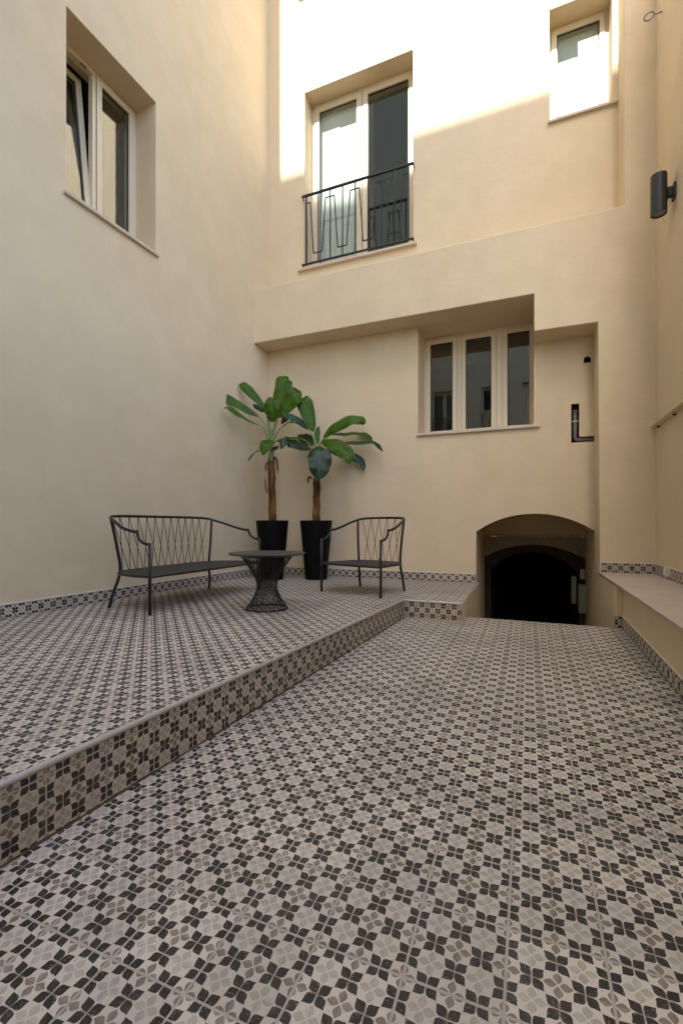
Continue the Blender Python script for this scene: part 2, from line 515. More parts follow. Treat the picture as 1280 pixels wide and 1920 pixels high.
FULL = {}
def lay_tiles(parent, name, M, regions, mat, seen=None, field='tile_field', jitter=0.0004):
    """regions: (amin, amax, bmin, bmax, planes) in the plane of M, on the TILE grid through the origin of M"""
    rest = MB(); cnt = 0
    done = set()
    for (a0, a1, b0, b1, planes) in regions:
        pl = [(-1, 0, -a0), (1, 0, a1), (0, -1, -b0), (0, 1, b1)] + list(planes)
        for i in range(math.floor(a0/TILE+1e-6), math.ceil(a1/TILE-1e-6)):
            for j in range(math.floor(b0/TILE+1e-6), math.ceil(b1/TILE-1e-6)):
                sq = [(i*TILE, j*TILE), ((i+1)*TILE, j*TILE), ((i+1)*TILE, (j+1)*TILE), (i*TILE, (j+1)*TILE)]
                po = clip_poly(sq, pl)
                cl = []
                for q in po:
                    if not cl or math.hypot(q[0]-cl[-1][0], q[1]-cl[-1][1]) > 1e-5: cl.append(q)
                if len(cl) > 2 and math.hypot(cl[0][0]-cl[-1][0], cl[0][1]-cl[-1][1]) < 1e-5: cl.pop()
                po = cl
                if len(po) < 3 or abs(area(po)) < 2e-4: continue
                if seen and not seen(i*TILE, j*TILE):
                    tile_shape(rest, po, 0, 0); continue
                full = len(po) == 4 and abs(abs(area(po)) - TILE*TILE) < 1e-6
                if full and (name, mat.name) in FULL:
                    me = FULL[(name, mat.name)]
                else:
                    mb = MB()
                    if not tile_shape(mb, po, i*TILE, j*TILE): continue
                    me = mb.mesh(name, mat)
                    if full: FULL[(name, mat.name)] = me
                o = bpy.data.objects.new(name, me)
                COL.objects.link(o)
                o.parent = parent
                o.matrix_local = M @ Matrix.Translation((i*TILE, j*TILE, random.uniform(-jitter, jitter)))
                cnt += 1
    if rest.v:
        r = rest.build(field, mat, parent); r.matrix_local = M; r['kind'] = 'stuff'
    return cnt

def vplane(x, y, z):
    """plane whose local x runs along +x, local y up, facing -y"""
    return Matrix(((1, 0, 0, x), (0, 0, -1, y), (0, 1, 0, z), (0, 0, 0, 1)))

GX, GY = -0.047, 0.990             # grid lines of the paving
SLOPE = 0.0165
def nos_x(y): return -1.435 + (y-0.856)*0.0692
NK = math.hypot(1, 0.0692)
LW_O = Vector((-3.832, 6.27, 0)); LW_A = math.radians(2.085)
def left_x(y): return -3.832 + (y-6.27)*math.tan(LW_A)
YB = 6.27          # plane of the rear wall
DB = 0.39          # the beam and pilaster stand this far out
TERR = 0.2
YSTEP = 4.56
XSIDE = -0.60
YEDGE = 4.83
YBACK = -7.0

# lower floor ------------------------------------------------------
a = math.atan(SLOPE)
floor_mb = MB()
fp = [(nos_x(YBACK)-0.05, YBACK-3.7), (0.82, YBACK-3.7), (0.82, YEDGE-3.7), (XSIDE-0.05, YEDGE-3.7), (XSIDE-0.05, YSTEP-3.7+0.05), (nos_x(YSTEP)-0.05, YSTEP-3.7+0.05)]
floor_mb.slab(fp, -0.16, -0.0011)
floor = floor_mb.build('courtyard_floor', GROUT, loc=(0, 3.7, 0), rot=(a, 0, 0))
tag(floor, 'lower courtyard floor of patterned cement tiles with dark and taupe petals', 'floor', kind='structure')
Mf = Matrix.Translation((GX, GY-3.7, 0))
# keep x >= nosing line, x <= bench wall
def fl_plane():
    # nos_x(y) - x <= 0 with y = b + GY, x = a + GX
    return (-1.0, 0.0692, GX + 1.435 + (0.856-GY)*0.0692)
n1 = lay_tiles(floor, 'tile', Mf, [
    (-2.0, 0.80-GX, -1.1-GY, YSTEP-GY, [fl_plane()]),
    (XSIDE-GX, 0.80-GX, YSTEP-GY, YEDGE-GY, []),
    (nos_x(YSTEP)-GX+0.004, XSIDE-GX, YSTEP-GY-0.001, YSTEP-GY, [])], TILEM,
    seen=lambda x, y: y + GY > 0.45)

# terrace ------------------------------------------------------------
tmb = MB()
outline = [(left_x(YBACK)-0.2, YBACK), (nos_x(YBACK)-0.01, YBACK), (nos_x(YSTEP)-0.01, YSTEP+0.01), (XSIDE, YSTEP+0.01), (XSIDE, YB), (left_x(YB)-0.2, YB)]
tmb.slab(outline, -1.15, TERR-0.012)
terrace = tmb.build('raised_terrace', PLASTER)
tag(terrace, 'raised tiled terrace along the long window wall with a metal edged step', 'terrace', kind='structure')
bed = MB().slab([(p[0] + (0.2 if p[0] < -3 else -0.003), p[1]) for p in outline], TERR-0.0121, TERR-0.0011).build('grout_bed', GROUT, terrace)
Mt = Matrix.Translation((GX, GY, TERR))
ns = (1.0, -0.0692, -GX - 1.435 - (0.856-GY)*0.0692 - 0.016*NK)           # x <= nosing - 16 mm
lw = (-1.0, math.tan(LW_A), GX + 3.832 + (6.27-GY)*math.tan(LW_A) - 0.010)  # x >= left wall
split = math.floor((YSTEP-GY)/TILE)*TILE
def terr_seen(x, y):
    wx, wy = x+GX+0.1, y+GY+0.1
    return 0.75 < wy < 5.38 and (wx*0.925 + wy*0.3796)/(-wx*0.3796 + wy*0.925) > -0.80
n2 = lay_tiles(terrace, 'tile', Mt, [
    (-4.2, 0.5, -0.8-GY, YSTEP-GY+0.016, [ns, lw]),
    (-4.2, nos_x(YSTEP)-0.016-GX, YSTEP-GY+0.016, YB-GY-0.010, [lw]),
    (nos_x(YSTEP)-0.016-GX, XSIDE-GX-0.002, YSTEP-GY+0.016, YB-GY-0.010, [])], TILEM, seen=terr_seen)
# long riser
Lr = Vector((0.0692, 1.0, 0))/NK
Mr = Matrix(((Lr.x, 0, Lr.y, nos_x(GY)), (Lr.y, 0, -Lr.x, GY), (0, 1, 0, -0.0557), (0, 0, 0, 1)))
yl = (YSTEP-GY)*NK
pf = (SLOPE, -1.0, -(SLOPE*(GY-3.7) + 0.0557) - 0.0015)                 # stay above the sloping floor
Lrn = Vector((Lr.y, -Lr.x, 0))
rb = MB()
for s0, s1 in ((-4.0*NK, yl),):
    q = [Vector((nos_x(GY), GY, 0)) + Lr*s for s in (s0, s1)]
    p0, p1 = q[0] - Lrn*0.0011, q[1] - Lrn*0.0011
    w0, w1 = q[0] - Lrn*0.03, q[1] - Lrn*0.03
    rb.slab([(p0.x, p0.y), (p1.x, p1.y), (w1.x, w1.y), (w0.x, w0.y)], -0.14, TERR-0.0125)
rb.build('grout_bed', GROUT, terrace)
n3 = lay_tiles(terrace, 'riser_tile', Mr, [(-1.3, yl-0.003, -0.2, TERR+0.0557-0.0135, [pf])], TILER)
# short riser beside the tunnel stair
xa, xb = nos_x(YSTEP), XSIDE
MB().box(xa-0.005, xb-0.001, YSTEP+0.0011, YSTEP+0.03, -0.05, TERR-0.0125).build('grout_bed', GROUT, terrace)
zf = SLOPE*(YSTEP-3.7)
n4 = lay_tiles(terrace, 'riser_tile', vplane(XSIDE-0.10*TILE-3*TILE, YSTEP, -0.0557), [((xa-XSIDE+0.10*TILE+3*TILE), 3.10*TILE-0.001, zf+0.0557+0.0015, TERR+0.0557-0.0135, [])], TILER)
# grimy mortar fillet where the riser meets the floor
gm = MB(); rg_ = random.Random(11); prev = None
for k in range(161):
    y_ = -0.6 + (YSTEP+0.6)*k/160
    w_ = 0.004 + 0.006*abs(math.sin(k*0.37)+0.5*math.sin(k*1.13)) * rg_.random() + (0.012 if 38 < k < 44 else 0.0)
    h_ = 0.003 + 0.008*rg_.random()
    x_ = nos_x(y_) + 0.0006; z_ = SLOPE*(y_-3.7) + 0.0004
    cur = [(x_, y_, z_-0.002), (x_+w_, y_, z_-0.002), (x_+w_*0.4, y_, z_+h_*0.35), (x_, y_, z_+h_)]
    if prev: gm.add(prev+cur, [(1, 5, 6, 2), (2, 6, 7, 3)])
    prev = cur
gm.build('mortar_joint', GRIME, terrace, merge=True)
# metal nosing trim: quarter-round profile swept along the edge
def nosing(p, q, name):
    p, q = Vector(p), Vector(q)
    d = (q-p).normalized(); out = Vector((d.y, -d.x, 0))
    prof = [(-0.016, 0.0012), (-0.006, 0.0025), (0.001, 0.001), (0.0045, -0.004), (0.005, -0.010), (0.0035, -0.0135), (-0.004, -0.0135), (-0.016, -0.0118)]
    vv = []; n = len(prof)
    for e in (p, q):
        for o_, z in prof: vv.append((e.x+out.x*o_, e.y+out.y*o_, TERR+z))
    ff = [tuple(reversed(range(n))), tuple(range(n, 2*n))]
    for k in range(n):
        k2 = (k+1) % n
        ff.append((k, k2, n+k2, n+k))
    MB().add(vv, ff).build(name, TRIM, terrace, merge=True)
nosing((nos_x(-1.5), -1.5, 0), (nos_x(YSTEP)+0.003, YSTEP, 0), 'nosing_trim')
nosing((nos_x(YSTEP)+0.006, YSTEP, 0), (XSIDE, YSTEP, 0), 'nosing_trim')

# ---------------------------------------------------------------- walls
def wall_grid(x0, x1, z0, z1, holes, T=0.5):
    """sheet with rectangular holes (xa, xb, za, zb, depth, closed); front y=0, back y=T"""
    xs = sorted({x0, x1} | {h[0] for h in holes} | {h[1] for h in holes})
    zs = sorted({z0, z1} | {h[2] for h in holes} | {h[3] for h in holes})
    def hole(i, j):
        if i < 0 or j < 0 or i >= len(xs)-1 or j >= len(zs)-1: return None
        cx, cz = (xs[i]+xs[i+1])/2, (zs[j]+zs[j+1])/2
        for h in holes:
            if h[0] < cx < h[1] and h[2] < cz < h[3]: return h
        return False
    mb = MB()
    for i in range(len(xs)-1):
        for j in range(len(zs)-1):
            xa, xb, za, zb = xs[i], xs[i+1], zs[j], zs[j+1]
            h = hole(i, j)
            if h is False:
                mb.add([(xa,0,za),(xb,0,za),(xb,0,zb),(xa,0,zb)], [(0,1,2,3)])
                mb.add([(xa,T,za),(xb,T,za),(xb,T,zb),(xa,T,zb)], [(3,2,1,0)])
            else:
                d = h[4]
                if h[5]: mb.add([(xa,d,za),(xb,d,za),(xb,d,zb),(xa,d,zb)], [(0,1,2,3)])
                for (di, dj, p, q) in ((-1,0,(xa,za),(xa,zb)), (1,0,(xb,zb),(xb,za)), (0,-1,(xb,za),(xa,za)), (0,1,(xa,zb),(xb,zb))):
                    if hole(i+di, j+dj) is False or hole(i+di, j+dj) is None:
                        mb.add([(p[0],0,p[1]),(q[0],0,q[1]),(q[0],d,q[1]),(p[0],d,p[1])], [(0,1,2,3)])
    return mb

def window(parent, xa, xb, za, zb, y, sashes, fw=0.05, sw=0.062, sill=None, room=2.0, T=0.5, top=None):
    """frame in the opening; sashes: (x0, x1, tilt in degrees); sill: (x0, x1, thickness, projection)"""
    w = MB().ring(xa, xb, za, zb, fw, y, y+0.07).build('window', FRAME, parent, bevel=0.004, merge=True)
    for k in range(len(sashes)-1):
        xm = (sashes[k][1] + sashes[k+1][0])/2
        half = max(0.012, (sashes[k+1][0]-sashes[k][1])/2 + 0.006)
        MB().box(xm-half, xm+half, y+0.002, y+0.066, za+fw, zb-fw).build('mullion', FRAME, w, bevel=0.003)
    for (sa, sb, tilt) in sashes:
        z0, z1 = za+fw-0.012, zb-fw+0.012
        rot = (-math.radians(tilt), 0, 0)
        loc = (0, y+0.02, z0)
        if tilt: loc = (0, y+0.035, z0)
        s = MB().ring(sa, sb, 0, z1-z0, sw, -0.032, 0.03).build('sash', FRAME, w, bevel=0.004, merge=True, loc=loc, rot=rot)
        MB().ring(sa-0.003, sb+0.003, -0.003, z1-z0+0.003, 0.007, -0.023, -0.012).build('shadow_gap', GASKET_GAP, w, merge=True, loc=loc, rot=rot)  # dark ring painted in as the shadow gap between sash and frame
        g = MB().ring(sa+sw-0.001, sb-sw+0.001, sw-0.001, z1-z0-sw+0.001, 0.011, -0.010, 0.008).build('glazing_gasket', GASKET_GAP, w, merge=True, loc=loc, rot=rot)
        MB().box(sa+sw+0.004, sb-sw-0.004, -0.003, 0.003, sw+0.004, z1-z0-sw-0.004).build('pane', GLASS, w, loc=loc, rot=rot)
    if sill:
        s0, s1, th, pr = sill
        MB().box(s0, s1, -pr, y-0.001, za-th, za+0.004).build('sill', STONE, w, bevel=0.004)
    # the room behind
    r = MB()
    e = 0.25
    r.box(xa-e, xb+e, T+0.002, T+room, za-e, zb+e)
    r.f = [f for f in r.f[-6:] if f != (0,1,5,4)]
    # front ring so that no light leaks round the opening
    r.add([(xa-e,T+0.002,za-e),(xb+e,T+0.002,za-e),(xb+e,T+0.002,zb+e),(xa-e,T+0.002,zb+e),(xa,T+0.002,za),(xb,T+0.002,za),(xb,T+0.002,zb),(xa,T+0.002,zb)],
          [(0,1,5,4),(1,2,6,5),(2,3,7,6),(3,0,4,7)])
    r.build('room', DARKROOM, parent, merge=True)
    return w

def skirting(parent, x0, x1, y, z0, phase=0.0):
    M = vplane(x0-phase, y-0.009, z0)
    lay_tiles(parent, 'skirting_tile', M, [(phase, phase+x1-x0, 0.0, TILE/2, [])], TILEM)
    MB().box(x0, x1, y-0.0105, y, z0+TILE/2, z0+TILE/2+0.010).build('skirting_bead', BEAD, parent, bevel=0.002)
    MB().box(x0, x1, y-0.0079, y, z0, z0+TILE/2).build('skirting_grout', GROUT, parent)

# rear wall with the balcony door, the tunnel arch and the boxed-out beam ------------
rear = empty('courtyard_wall', (0, YB, 0))
tag(rear, 'cream plaster wall with balcony door, three-sash window and arched tunnel mouth', 'wall', 'plaster walls round the courtyard')
AX0, AX1, AZS, AZC = -0.642, 0.765, 0.875, 1.108
ATOP = 1.14
DX0, DX1, DZ0, DZ1 = -3.186, -1.492, 4.90, 7.62
WX0, WX1, WZ0, WZ1 = 0.240, 0.925, 6.02, 7.425
KX0, KX1, KZ0, KZ1 = -1.424, 0.062, 2.235, 3.716
holes = [(DX0, DX1, 9.13, 11.3, 0.5, False), (DX0, DX1, DZ0, DZ1, 0.5, False), (WX0, WX1, WZ0, WZ1, 0.5, False), (KX0, KX1, KZ0, KZ1, 0.5, False),
         (AX0, AX1, -1.2, ATOP, 1.26, False),
         (0.487, 0.575, 1.978, 2.455, 0.07, True), (0.575, 0.80, 1.978, 2.046, 0.07, True),
         (0.610, 0.714, 2.932, 3.026, 0.10, True)]
mb = wall_grid(-4.3, 1.75, -1.2, 12.0, holes)
# arch spandrels and soffit
def arch_z(x):
    c = (AX0+AX1)/2; hw = (AX1-AX0)/2; rise = AZC-AZS
    R = (hw*hw + rise*rise)/(2*rise)
    return AZC - R + math.sqrt(max(0, R*R - (x-c)**2))
NA = 28
for k in range(NA):
    xa_, xb_ = AX0+(AX1-AX0)*k/NA, AX0+(AX1-AX0)*(k+1)/NA
    za_, zb_ = arch_z(xa_), arch_z(xb_)
    mb.add([(xa_,0,za_),(xb_,0,zb_),(xb_,0,ATOP),(xa_,0,ATOP),(xa_,1.26,za_),(xb_,1.26,zb_)], [(0,1,2,3),(1,0,4,5)])
mb.build('plaster_face', PLASTER, rear, bevel=0.006, merge=True)
beam_poly = [(-3.95, 3.718), (0.062, 3.718), (0.062, 3.272), (0.728, 3.268), (0.757, -1.2), (1.36, -1.2), (1.36, 12.0), (0.985, 12.0), (0.985, 4.523), (-3.95, 4.523)]
MB().prism(beam_poly, -DB, 0.03, back=False).build('plaster_beam', PLASTER, rear, bevel=0.010, merge=True)
skirting(rear, left_x(YB)+0.012, AX0-0.001, 0.0, TERR, 0.05)
skirting(rear, 0.757, 1.27, -DB, 0.43, 0.02)

# balcony door
yd = 0.262
door = window(rear, DX0, DX1, DZ0, DZ1, yd, [(DX0+0.045, (DX0+DX1)/2-0.006, 0), ((DX0+DX1)/2+0.006, DX1-0.045, 0)], fw=0.055, sw=0.085, sill=(-3.285, -1.44, 0.030, 0.05))
door.name = 'balcony_door'
window(rear, DX0, DX1, 9.13, 11.3, yd, [(DX0+0.045, (DX0+DX1)/2-0.006, 0), ((DX0+DX1)/2+0.006, DX1-0.045, 0)], fw=0.055, sw=0.085, sill=(-3.285, -1.44, 0.030, 0.05))
# upper small window
window(rear, WX0, WX1, WZ0, WZ1, yd, [(WX0+0.04, WX1-0.04, 0)], fw=0.05, sw=0.06, sill=(0.225, 0.983, 0.030, 0.035))
# ground floor three-sash window
window(rear, KX0, KX1, KZ0, KZ1-0.003, 0.424, [(-1.408+0.012, -0.952, 0), (-0.892, -0.420, 0), (-0.332, 0.095, 0)], fw=0.05, sw=0.062, sill=(-1.435, 0.13, 0.035, 0.035))

# curtain blinds behind glass
def blind(x0, x1, z0, z1, y, n, label):
    b = MB()
    for k in range(n):
        a0, a1 = x0+(x1-x0)*k/n, x0+(x1-x0)*(k+1)/n
        yy = y + (0.012 if k % 2 else 0.0)
        b.box(a0-0.004, a1+0.004, yy, yy+0.003, z0, z1)
    b.box(x0, x1, y-0.015, y+0.04, z1, z1+0.04)
    o = b.build('panel_blind', CURTAIN, None, loc=(0, YB, 0))
    tag(o, label, 'blind')
    return o
blind(DX0+0.06, (DX0+DX1)/2-0.02, DZ0+0.02, DZ1-0.06, 0.345, 2, 'pale green panel blind behind the sunlit leaf of the balcony door')
blind(WX0+0.05, WX1-0.05, WZ0+0.03, WZ1-0.05, 0.345, 1, 'pale green blind behind the small upper window glass')

# pipes in the open chase
pipe = empty('drain_pipe', (0.531, YB+0.035, 2.0))
tag(pipe, 'grey elbow drain pipe in an open black slot beside the pilaster', 'pipe')
MB().tube([(0, 0, 0.38), (0, 0, 0.045), (0.006, 0, 0.022), (0.022, 0, 0.012), (0.05, 0, 0.010), (0.225, 0, 0.012)], 0.0215, 12).build('pipe_run', PIPEM, pipe, smooth=True)
MB().tube([(0, 0, 0.38), (0, 0, 0.355)], 0.027, 12).build('pipe_socket', PIPEM, pipe, smooth=True)
MB().box(-0.034, 0.034, -0.026, -0.018, 0.235, 0.25).build('pipe_clip', STEEL, pipe)
MB().tube([(0.03, 0, 0.011), (0.065, 0, 0.011)], 0.027, 12).build('pipe_socket', PIPEM, pipe, smooth=True)
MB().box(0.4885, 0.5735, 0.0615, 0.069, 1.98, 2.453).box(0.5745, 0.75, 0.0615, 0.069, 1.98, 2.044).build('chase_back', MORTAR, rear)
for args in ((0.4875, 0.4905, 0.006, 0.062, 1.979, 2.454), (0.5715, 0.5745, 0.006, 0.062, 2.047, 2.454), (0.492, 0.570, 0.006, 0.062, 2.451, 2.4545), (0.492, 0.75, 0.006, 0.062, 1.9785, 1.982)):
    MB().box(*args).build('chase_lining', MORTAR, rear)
# ragged hole
rag = MB()
cx_, cz_ = 0.662, 2.979
N = 26
rr = random.Random(4)
inner = []; outer = []
for k in range(N):
    t = 2*math.pi*k/N
    c, s = math.cos(t), math.sin(t)
    m_ = 1/max(abs(c)/0.052, abs(s)/0.047)
    outer.append((cx_+c*m_, cz_+s*m_))
    r_ = min(m_*0.97, (0.043 + rr.uniform(-0.006, 0.006))*(1.0 if abs(c) > 0.5 else 0.88))
    inner.append((cx_+c*r_, cz_+s*r_))
vv = [(x, 0.001, z) for x, z in outer] + [(x, 0.001, z) for x, z in inner] + [(x, 0.05, z) for x, z in inner]
ff = []
for k in range(N):
    k2 = (k+1) % N
    ff += [(k, k2, N+k2, N+k), (N+k, N+k2, 2*N+k2, 2*N+k)]
rag.add(vv, ff).build('ragged_hole_edge', PLASTER, rear)
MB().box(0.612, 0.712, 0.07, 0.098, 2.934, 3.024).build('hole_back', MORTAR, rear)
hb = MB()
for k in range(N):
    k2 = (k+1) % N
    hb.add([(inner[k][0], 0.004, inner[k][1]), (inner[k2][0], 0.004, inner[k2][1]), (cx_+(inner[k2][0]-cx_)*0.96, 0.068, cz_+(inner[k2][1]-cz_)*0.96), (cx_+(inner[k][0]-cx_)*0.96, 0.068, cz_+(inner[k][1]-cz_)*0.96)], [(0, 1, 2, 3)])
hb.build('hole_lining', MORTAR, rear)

# left wall with the tilted window ---------------------------------------------------
lwall = empty('courtyard_wall', tuple(LW_O), math.radians(90)-LW_A)
tag(lwall, 'tall cream plaster wall with a tilted two-sash window above the bench', 'wall', 'plaster walls round the courtyard')
lc = math.cos(LW_A)
def lx(y): return (y-6.27)/lc
FY = 0.9            # depth where the tall walls stop and the unseen side walls begin
LX0, LX1, LZ0, LZ1 = lx(2.935), lx(3.988), 4.045, 5.77
mb = wall_grid(lx(FY), 0.6, -0.2, 16.0, [(LX0, LX1, LZ0, LZ1, 0.5, False)])
mb.build('plaster_face', PLASTER, lwall, bevel=0.006, merge=True)
wl = window(lwall, LX0, LX1, LZ0, LZ1, 0.307, [(LX0+0.04, lx(3.437), 6.5), (lx(3.474), LX1-0.04, 0)], fw=0.05, sw=0.062, sill=(LX0-0.03, LX1+0.022, 0.030, 0.035))
MB().box(lx(3.30), lx(3.36), 0.300, 0.325, LZ1-0.062, LZ1-0.052).build('tilt_stay', STEEL, wl)
skirting(lwall, lx(0.92), -0.012, 0.0, TERR, 0.03)
MB().box(lx(5.10), lx(5.106), -0.003, 0.0, 0.95-0.25, 1.03).build('cover_plate', FRAME, lwall)

# right wall ------------------------------------------------------------------------------
XR = 1.28
rwall = empty('courtyard_wall', (XR, 5.90, 0), math.radians(-90))
tag(rwall, 'cream plaster side wall carrying the cylinder lamp and painted conduit', 'wall', 'plaster walls round the courtyard')
mb = wall_grid(-0.5, 1.5, -0.3, 7.0, [])
mb.build('plaster_face', PLASTER, rwall, bevel=0.006, merge=True)
mb = wall_grid(1.5, 5.90-FY, -0.3, 3.4, [])  # unseen stretch, cut low to let skylight onto the window wall
mb.build('plaster_face', PLASTER, rwall, bevel=0.006, merge=True)
skirting(rwall, 0.022+0.012, 0.530, 0.0, 0.43, 0.08)
skirting(rwall, 0.600, 4.95, 0.0, 0.43, 0.0)

# unseen far end behind the camera: facade set back, side walls sized for daylight -----------------------
FE = -7.0
FH = 6.46 + (YB-FE)*math.tan(SUN_EL)*math.hypot(1, SUN_M)
facade = empty('courtyard_facade', (0, FE, 0), math.radians(180))
tag(facade, 'tall cream facade with railed balcony doors facing the tunnel wall', 'facade', 'plaster walls round the courtyard')
fh = []
for zz in (0.9, 4.6):
    for xx in (-0.9, 0.75, 2.9, 5.0):
        fh.append((xx, xx+1.15, zz, zz+(2.3 if zz > 4 else 2.1), 0.5, False))
mb = wall_grid(-1.8, 9.0, -1.2, FH, fh)
mb.build('plaster_face', PLASTER, facade, merge=True)
for (x0_, x1_, z0_, z1_, _, _) in fh:
    xm_ = (x0_+x1_)/2
    window(facade, x0_, x1_, z0_, z1_, 0.22, [(x0_+0.04, xm_-0.005, 0), (xm_+0.005, x1_-0.04, 0)], sw=0.07, sill=(x0_-0.05, x1_+0.05, 0.04, 0.06))
lowl = MB().box(-0.3, 0.0, FE+0.002, FY-0.002, -1.0, 9.0).build('daylight_block_wall', PLASTER, loc=(left_x(FY)-0.02, 0, 0))  # unseen wall, raised to hold daylight back from the rear wall
tag(lowl, 'unseen plaster wall added beyond the tall window wall, height set to block daylight', 'wall')
rlow = MB().box(XR, XR+0.3, FE+0.002, FY-0.002, -1.0, 3.2).build('unseen_side_wall', PLASTER)  # unseen wall, kept low so skylight reaches the window wall
tag(rlow, 'unseen plaster wall kept low for skylight, beyond the wall with the cylinder lamp', 'wall')

# low masonry bench with a marble top -------------------------------------------------------------------
ledge = empty('masonry_bench', (0.8, 2.0, 0))
tag(ledge, 'long low plastered bench with beige marble top and tiled foot', 'bench')
body = MB().box(0.0, 0.478, -4.0-2.0, YEDGE-2.0, -0.12, 0.403)
body.build('plaster_body', PLASTER, ledge, bevel=0.006)
MB().box(-0.058, 0.478, YEDGE-2.0+0.001, 5.876-2.0, -1.15, 0.403).build('plaster_body', PLASTER, ledge, bevel=0.006)
MB().box(-0.066, 0.472, -4.0-2.0, 5.874-2.0, 0.405, 0.430).build('marble_top', MARBLE, ledge, bevel=0.003)
# tiled foot: follows the sloping floor
Lb = Vector((0, 1, SLOPE)).normalized()
Mb_ = Matrix(((0, 0, -1, -0.009), (-Lb.y, -Lb.z, 0, YEDGE-2.0), (-Lb.z, Lb.y, 0, SLOPE*(YEDGE-3.7)+0.001), (0, 0, 0, 1)))
lay_tiles(ledge, 'skirting_tile', Mb_, [(0.0, 4.6, 0.0, TILE/2, [])], TILEM)
MB().add([(-0.006, YEDGE-2.0, -0.1), (-0.006, -2.6, -0.2), (-0.006, -2.6, SLOPE*(-0.6-3.7)+TILE/2), (-0.006, YEDGE-2.0, SLOPE*(YEDGE-3.7)+TILE/2),
          (0.0, YEDGE-2.0, -0.1), (0.0, -2.6, -0.2), (0.0, -2.6, SLOPE*(-0.6-3.7)+TILE/2), (0.0, YEDGE-2.0, SLOPE*(YEDGE-3.7)+TILE/2)],
         [(0, 1, 2, 3), (7, 6, 5, 4), (0, 3, 7, 4), (2, 6, 7, 3)]).build('skirting_grout', GROUT, ledge)
MB().add([(-0.0105, YEDGE-2.0, SLOPE*(YEDGE-3.7)+TILE/2), (-0.0105, -2.6, SLOPE*(-4.3)+TILE/2), (-0.0105, -2.6, SLOPE*(-4.3)+TILE/2+0.01), (-0.0105, YEDGE-2.0, SLOPE*(YEDGE-3.7)+TILE/2+0.01),
          (0.0, YEDGE-2.0, SLOPE*(YEDGE-3.7)+TILE/2), (0.0, -2.6, SLOPE*(-4.3)+TILE/2), (0.0, -2.6, SLOPE*(-4.3)+TILE/2+0.01), (0.0, YEDGE-2.0, SLOPE*(YEDGE-3.7)+TILE/2+0.01)],
         [(0, 1, 2, 3), (7, 6, 5, 4), (0, 4, 5, 1), (2, 6, 7, 3)]).build('skirting_bead', BEAD, ledge, merge=True)
# the short tiled return at the stair edge
lay_tiles(ledge, 'skirting_tile', vplane(-0.068, YEDGE-2.0-0.008, SLOPE*(YEDGE-3.7)+0.001), [(0.0, 0.060, 0.0, TILE/2, [])], TILEM)
MB().box(-0.0665, -0.0085, YEDGE-2.0-0.0065, YEDGE-2.0+0.02, 0.0, SLOPE*(YEDGE-3.7)+TILE/2).build('skirting_grout', GROUT, ledge)

# stairs and tunnel --------------------------------------------------------------------------------------
stairs = empty('basement_stairs', (0.07, YEDGE, 0))
tag(stairs, 'stone steps dropping from the tiled floor into the dark tunnel', 'stairs')
for k in range(5):
    z1 = SLOPE*1.1 - 0.17*(k+1)
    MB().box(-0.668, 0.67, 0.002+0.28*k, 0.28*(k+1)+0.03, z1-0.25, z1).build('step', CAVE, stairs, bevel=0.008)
tunnel = empty('brick_tunnel', (0.07, 7.45, -0.85))
tag(tunnel, 'dark vaulted tunnel behind a brick arch and weathered lintel', 'tunnel')
TX = 0.07
def intr(x):      # underside of the brick arch, world x
    c, hw = 0.062, 0.61
    rise = 0.285; R = (hw*hw+rise*rise)/(2*rise)
    return 0.55 - R + math.sqrt(max(0, R*R-(x-c)**2))
xs_ = [0.062-0.61+1.22*k/24 for k in range(25)]
# lintel face with the arch cut out
def T_(x, y, z): return (x-TX, y-7.45, z+0.85)
lm = MB()
def extr(x):
    c, hw = 0.062, 0.72
    rise = 0.215; R = (hw*hw+rise*rise)/(2*rise)
    return 0.668 - R + math.sqrt(max(0, R*R-(x-c)**2))
xl = [-0.70+1.52*k/30 for k in range(31)]
for k in range(30):
    lm.add([T_(xl[k], 7.46, extr(xl[k])), T_(xl[k+1], 7.46, extr(xl[k+1])), T_(xl[k+1], 7.46, 0.79), T_(xl[k], 7.46, 0.79),
            T_(xl[k], 7.60, extr(xl[k])), T_(xl[k+1], 7.60, extr(xl[k+1]))], [(0, 1, 2, 3), (1, 0, 4, 5)])
lm.build('lintel', LINTEL, tunnel, merge=True)
rb_ = MB(); r2 = random.Random(3)
pts = [(-0.70+1.52*k/40, 0.79+r2.uniform(-0.004, 0.004), 0.826+r2.uniform(-0.006, 0.003)) for k in range(41)]
for k in range(40):
    a_, b_ = pts[k], pts[k+1]
    rb_.add([T_(a_[0], 7.43, a_[1]), T_(b_[0], 7.43, b_[1]), T_(b_[0], 7.43, b_[2]), T_(a_[0], 7.43, a_[2]),
             T_(a_[0], 7.50, a_[1]), T_(b_[0], 7.50, b_[1]), T_(b_[0], 7.50, b_[2]), T_(a_[0], 7.50, a_[2])], [(0,1,2,3), (1,0,4,5), (3,2,6,7)])
rb_.build('lintel_edge', PLASTER_ROUGH, tunnel, merge=True)
MB().box(-0.75-TX, 0.86-TX, 0.0, 0.15, 0.826+0.85-0.004, 2.2).build('tympanum', PLASTER, tunnel)
NB = 26
for k in range(NB):
    t0, t1 = k/NB, (k+0.9)/NB
    xi0, xi1 = 0.062-0.61+1.22*t0, 0.062-0.61+1.22*t1
    xo0, xo1 = 0.062-0.72+1.44*t0, 0.062-0.72+1.44*t1
    j = r2.uniform(-0.012, 0.012)
    b = MB().prism([(xi0-TX, intr(xi0)+0.85), (xi1-TX, intr(xi1)+0.85), (xo1-TX, extr(xo1)+0.85-0.004), (xo0-TX, extr(xo0)+0.85-0.004)], 0.03+j, 0.20)
    b.build('brick', BRICK, tunnel, bevel=0.004)
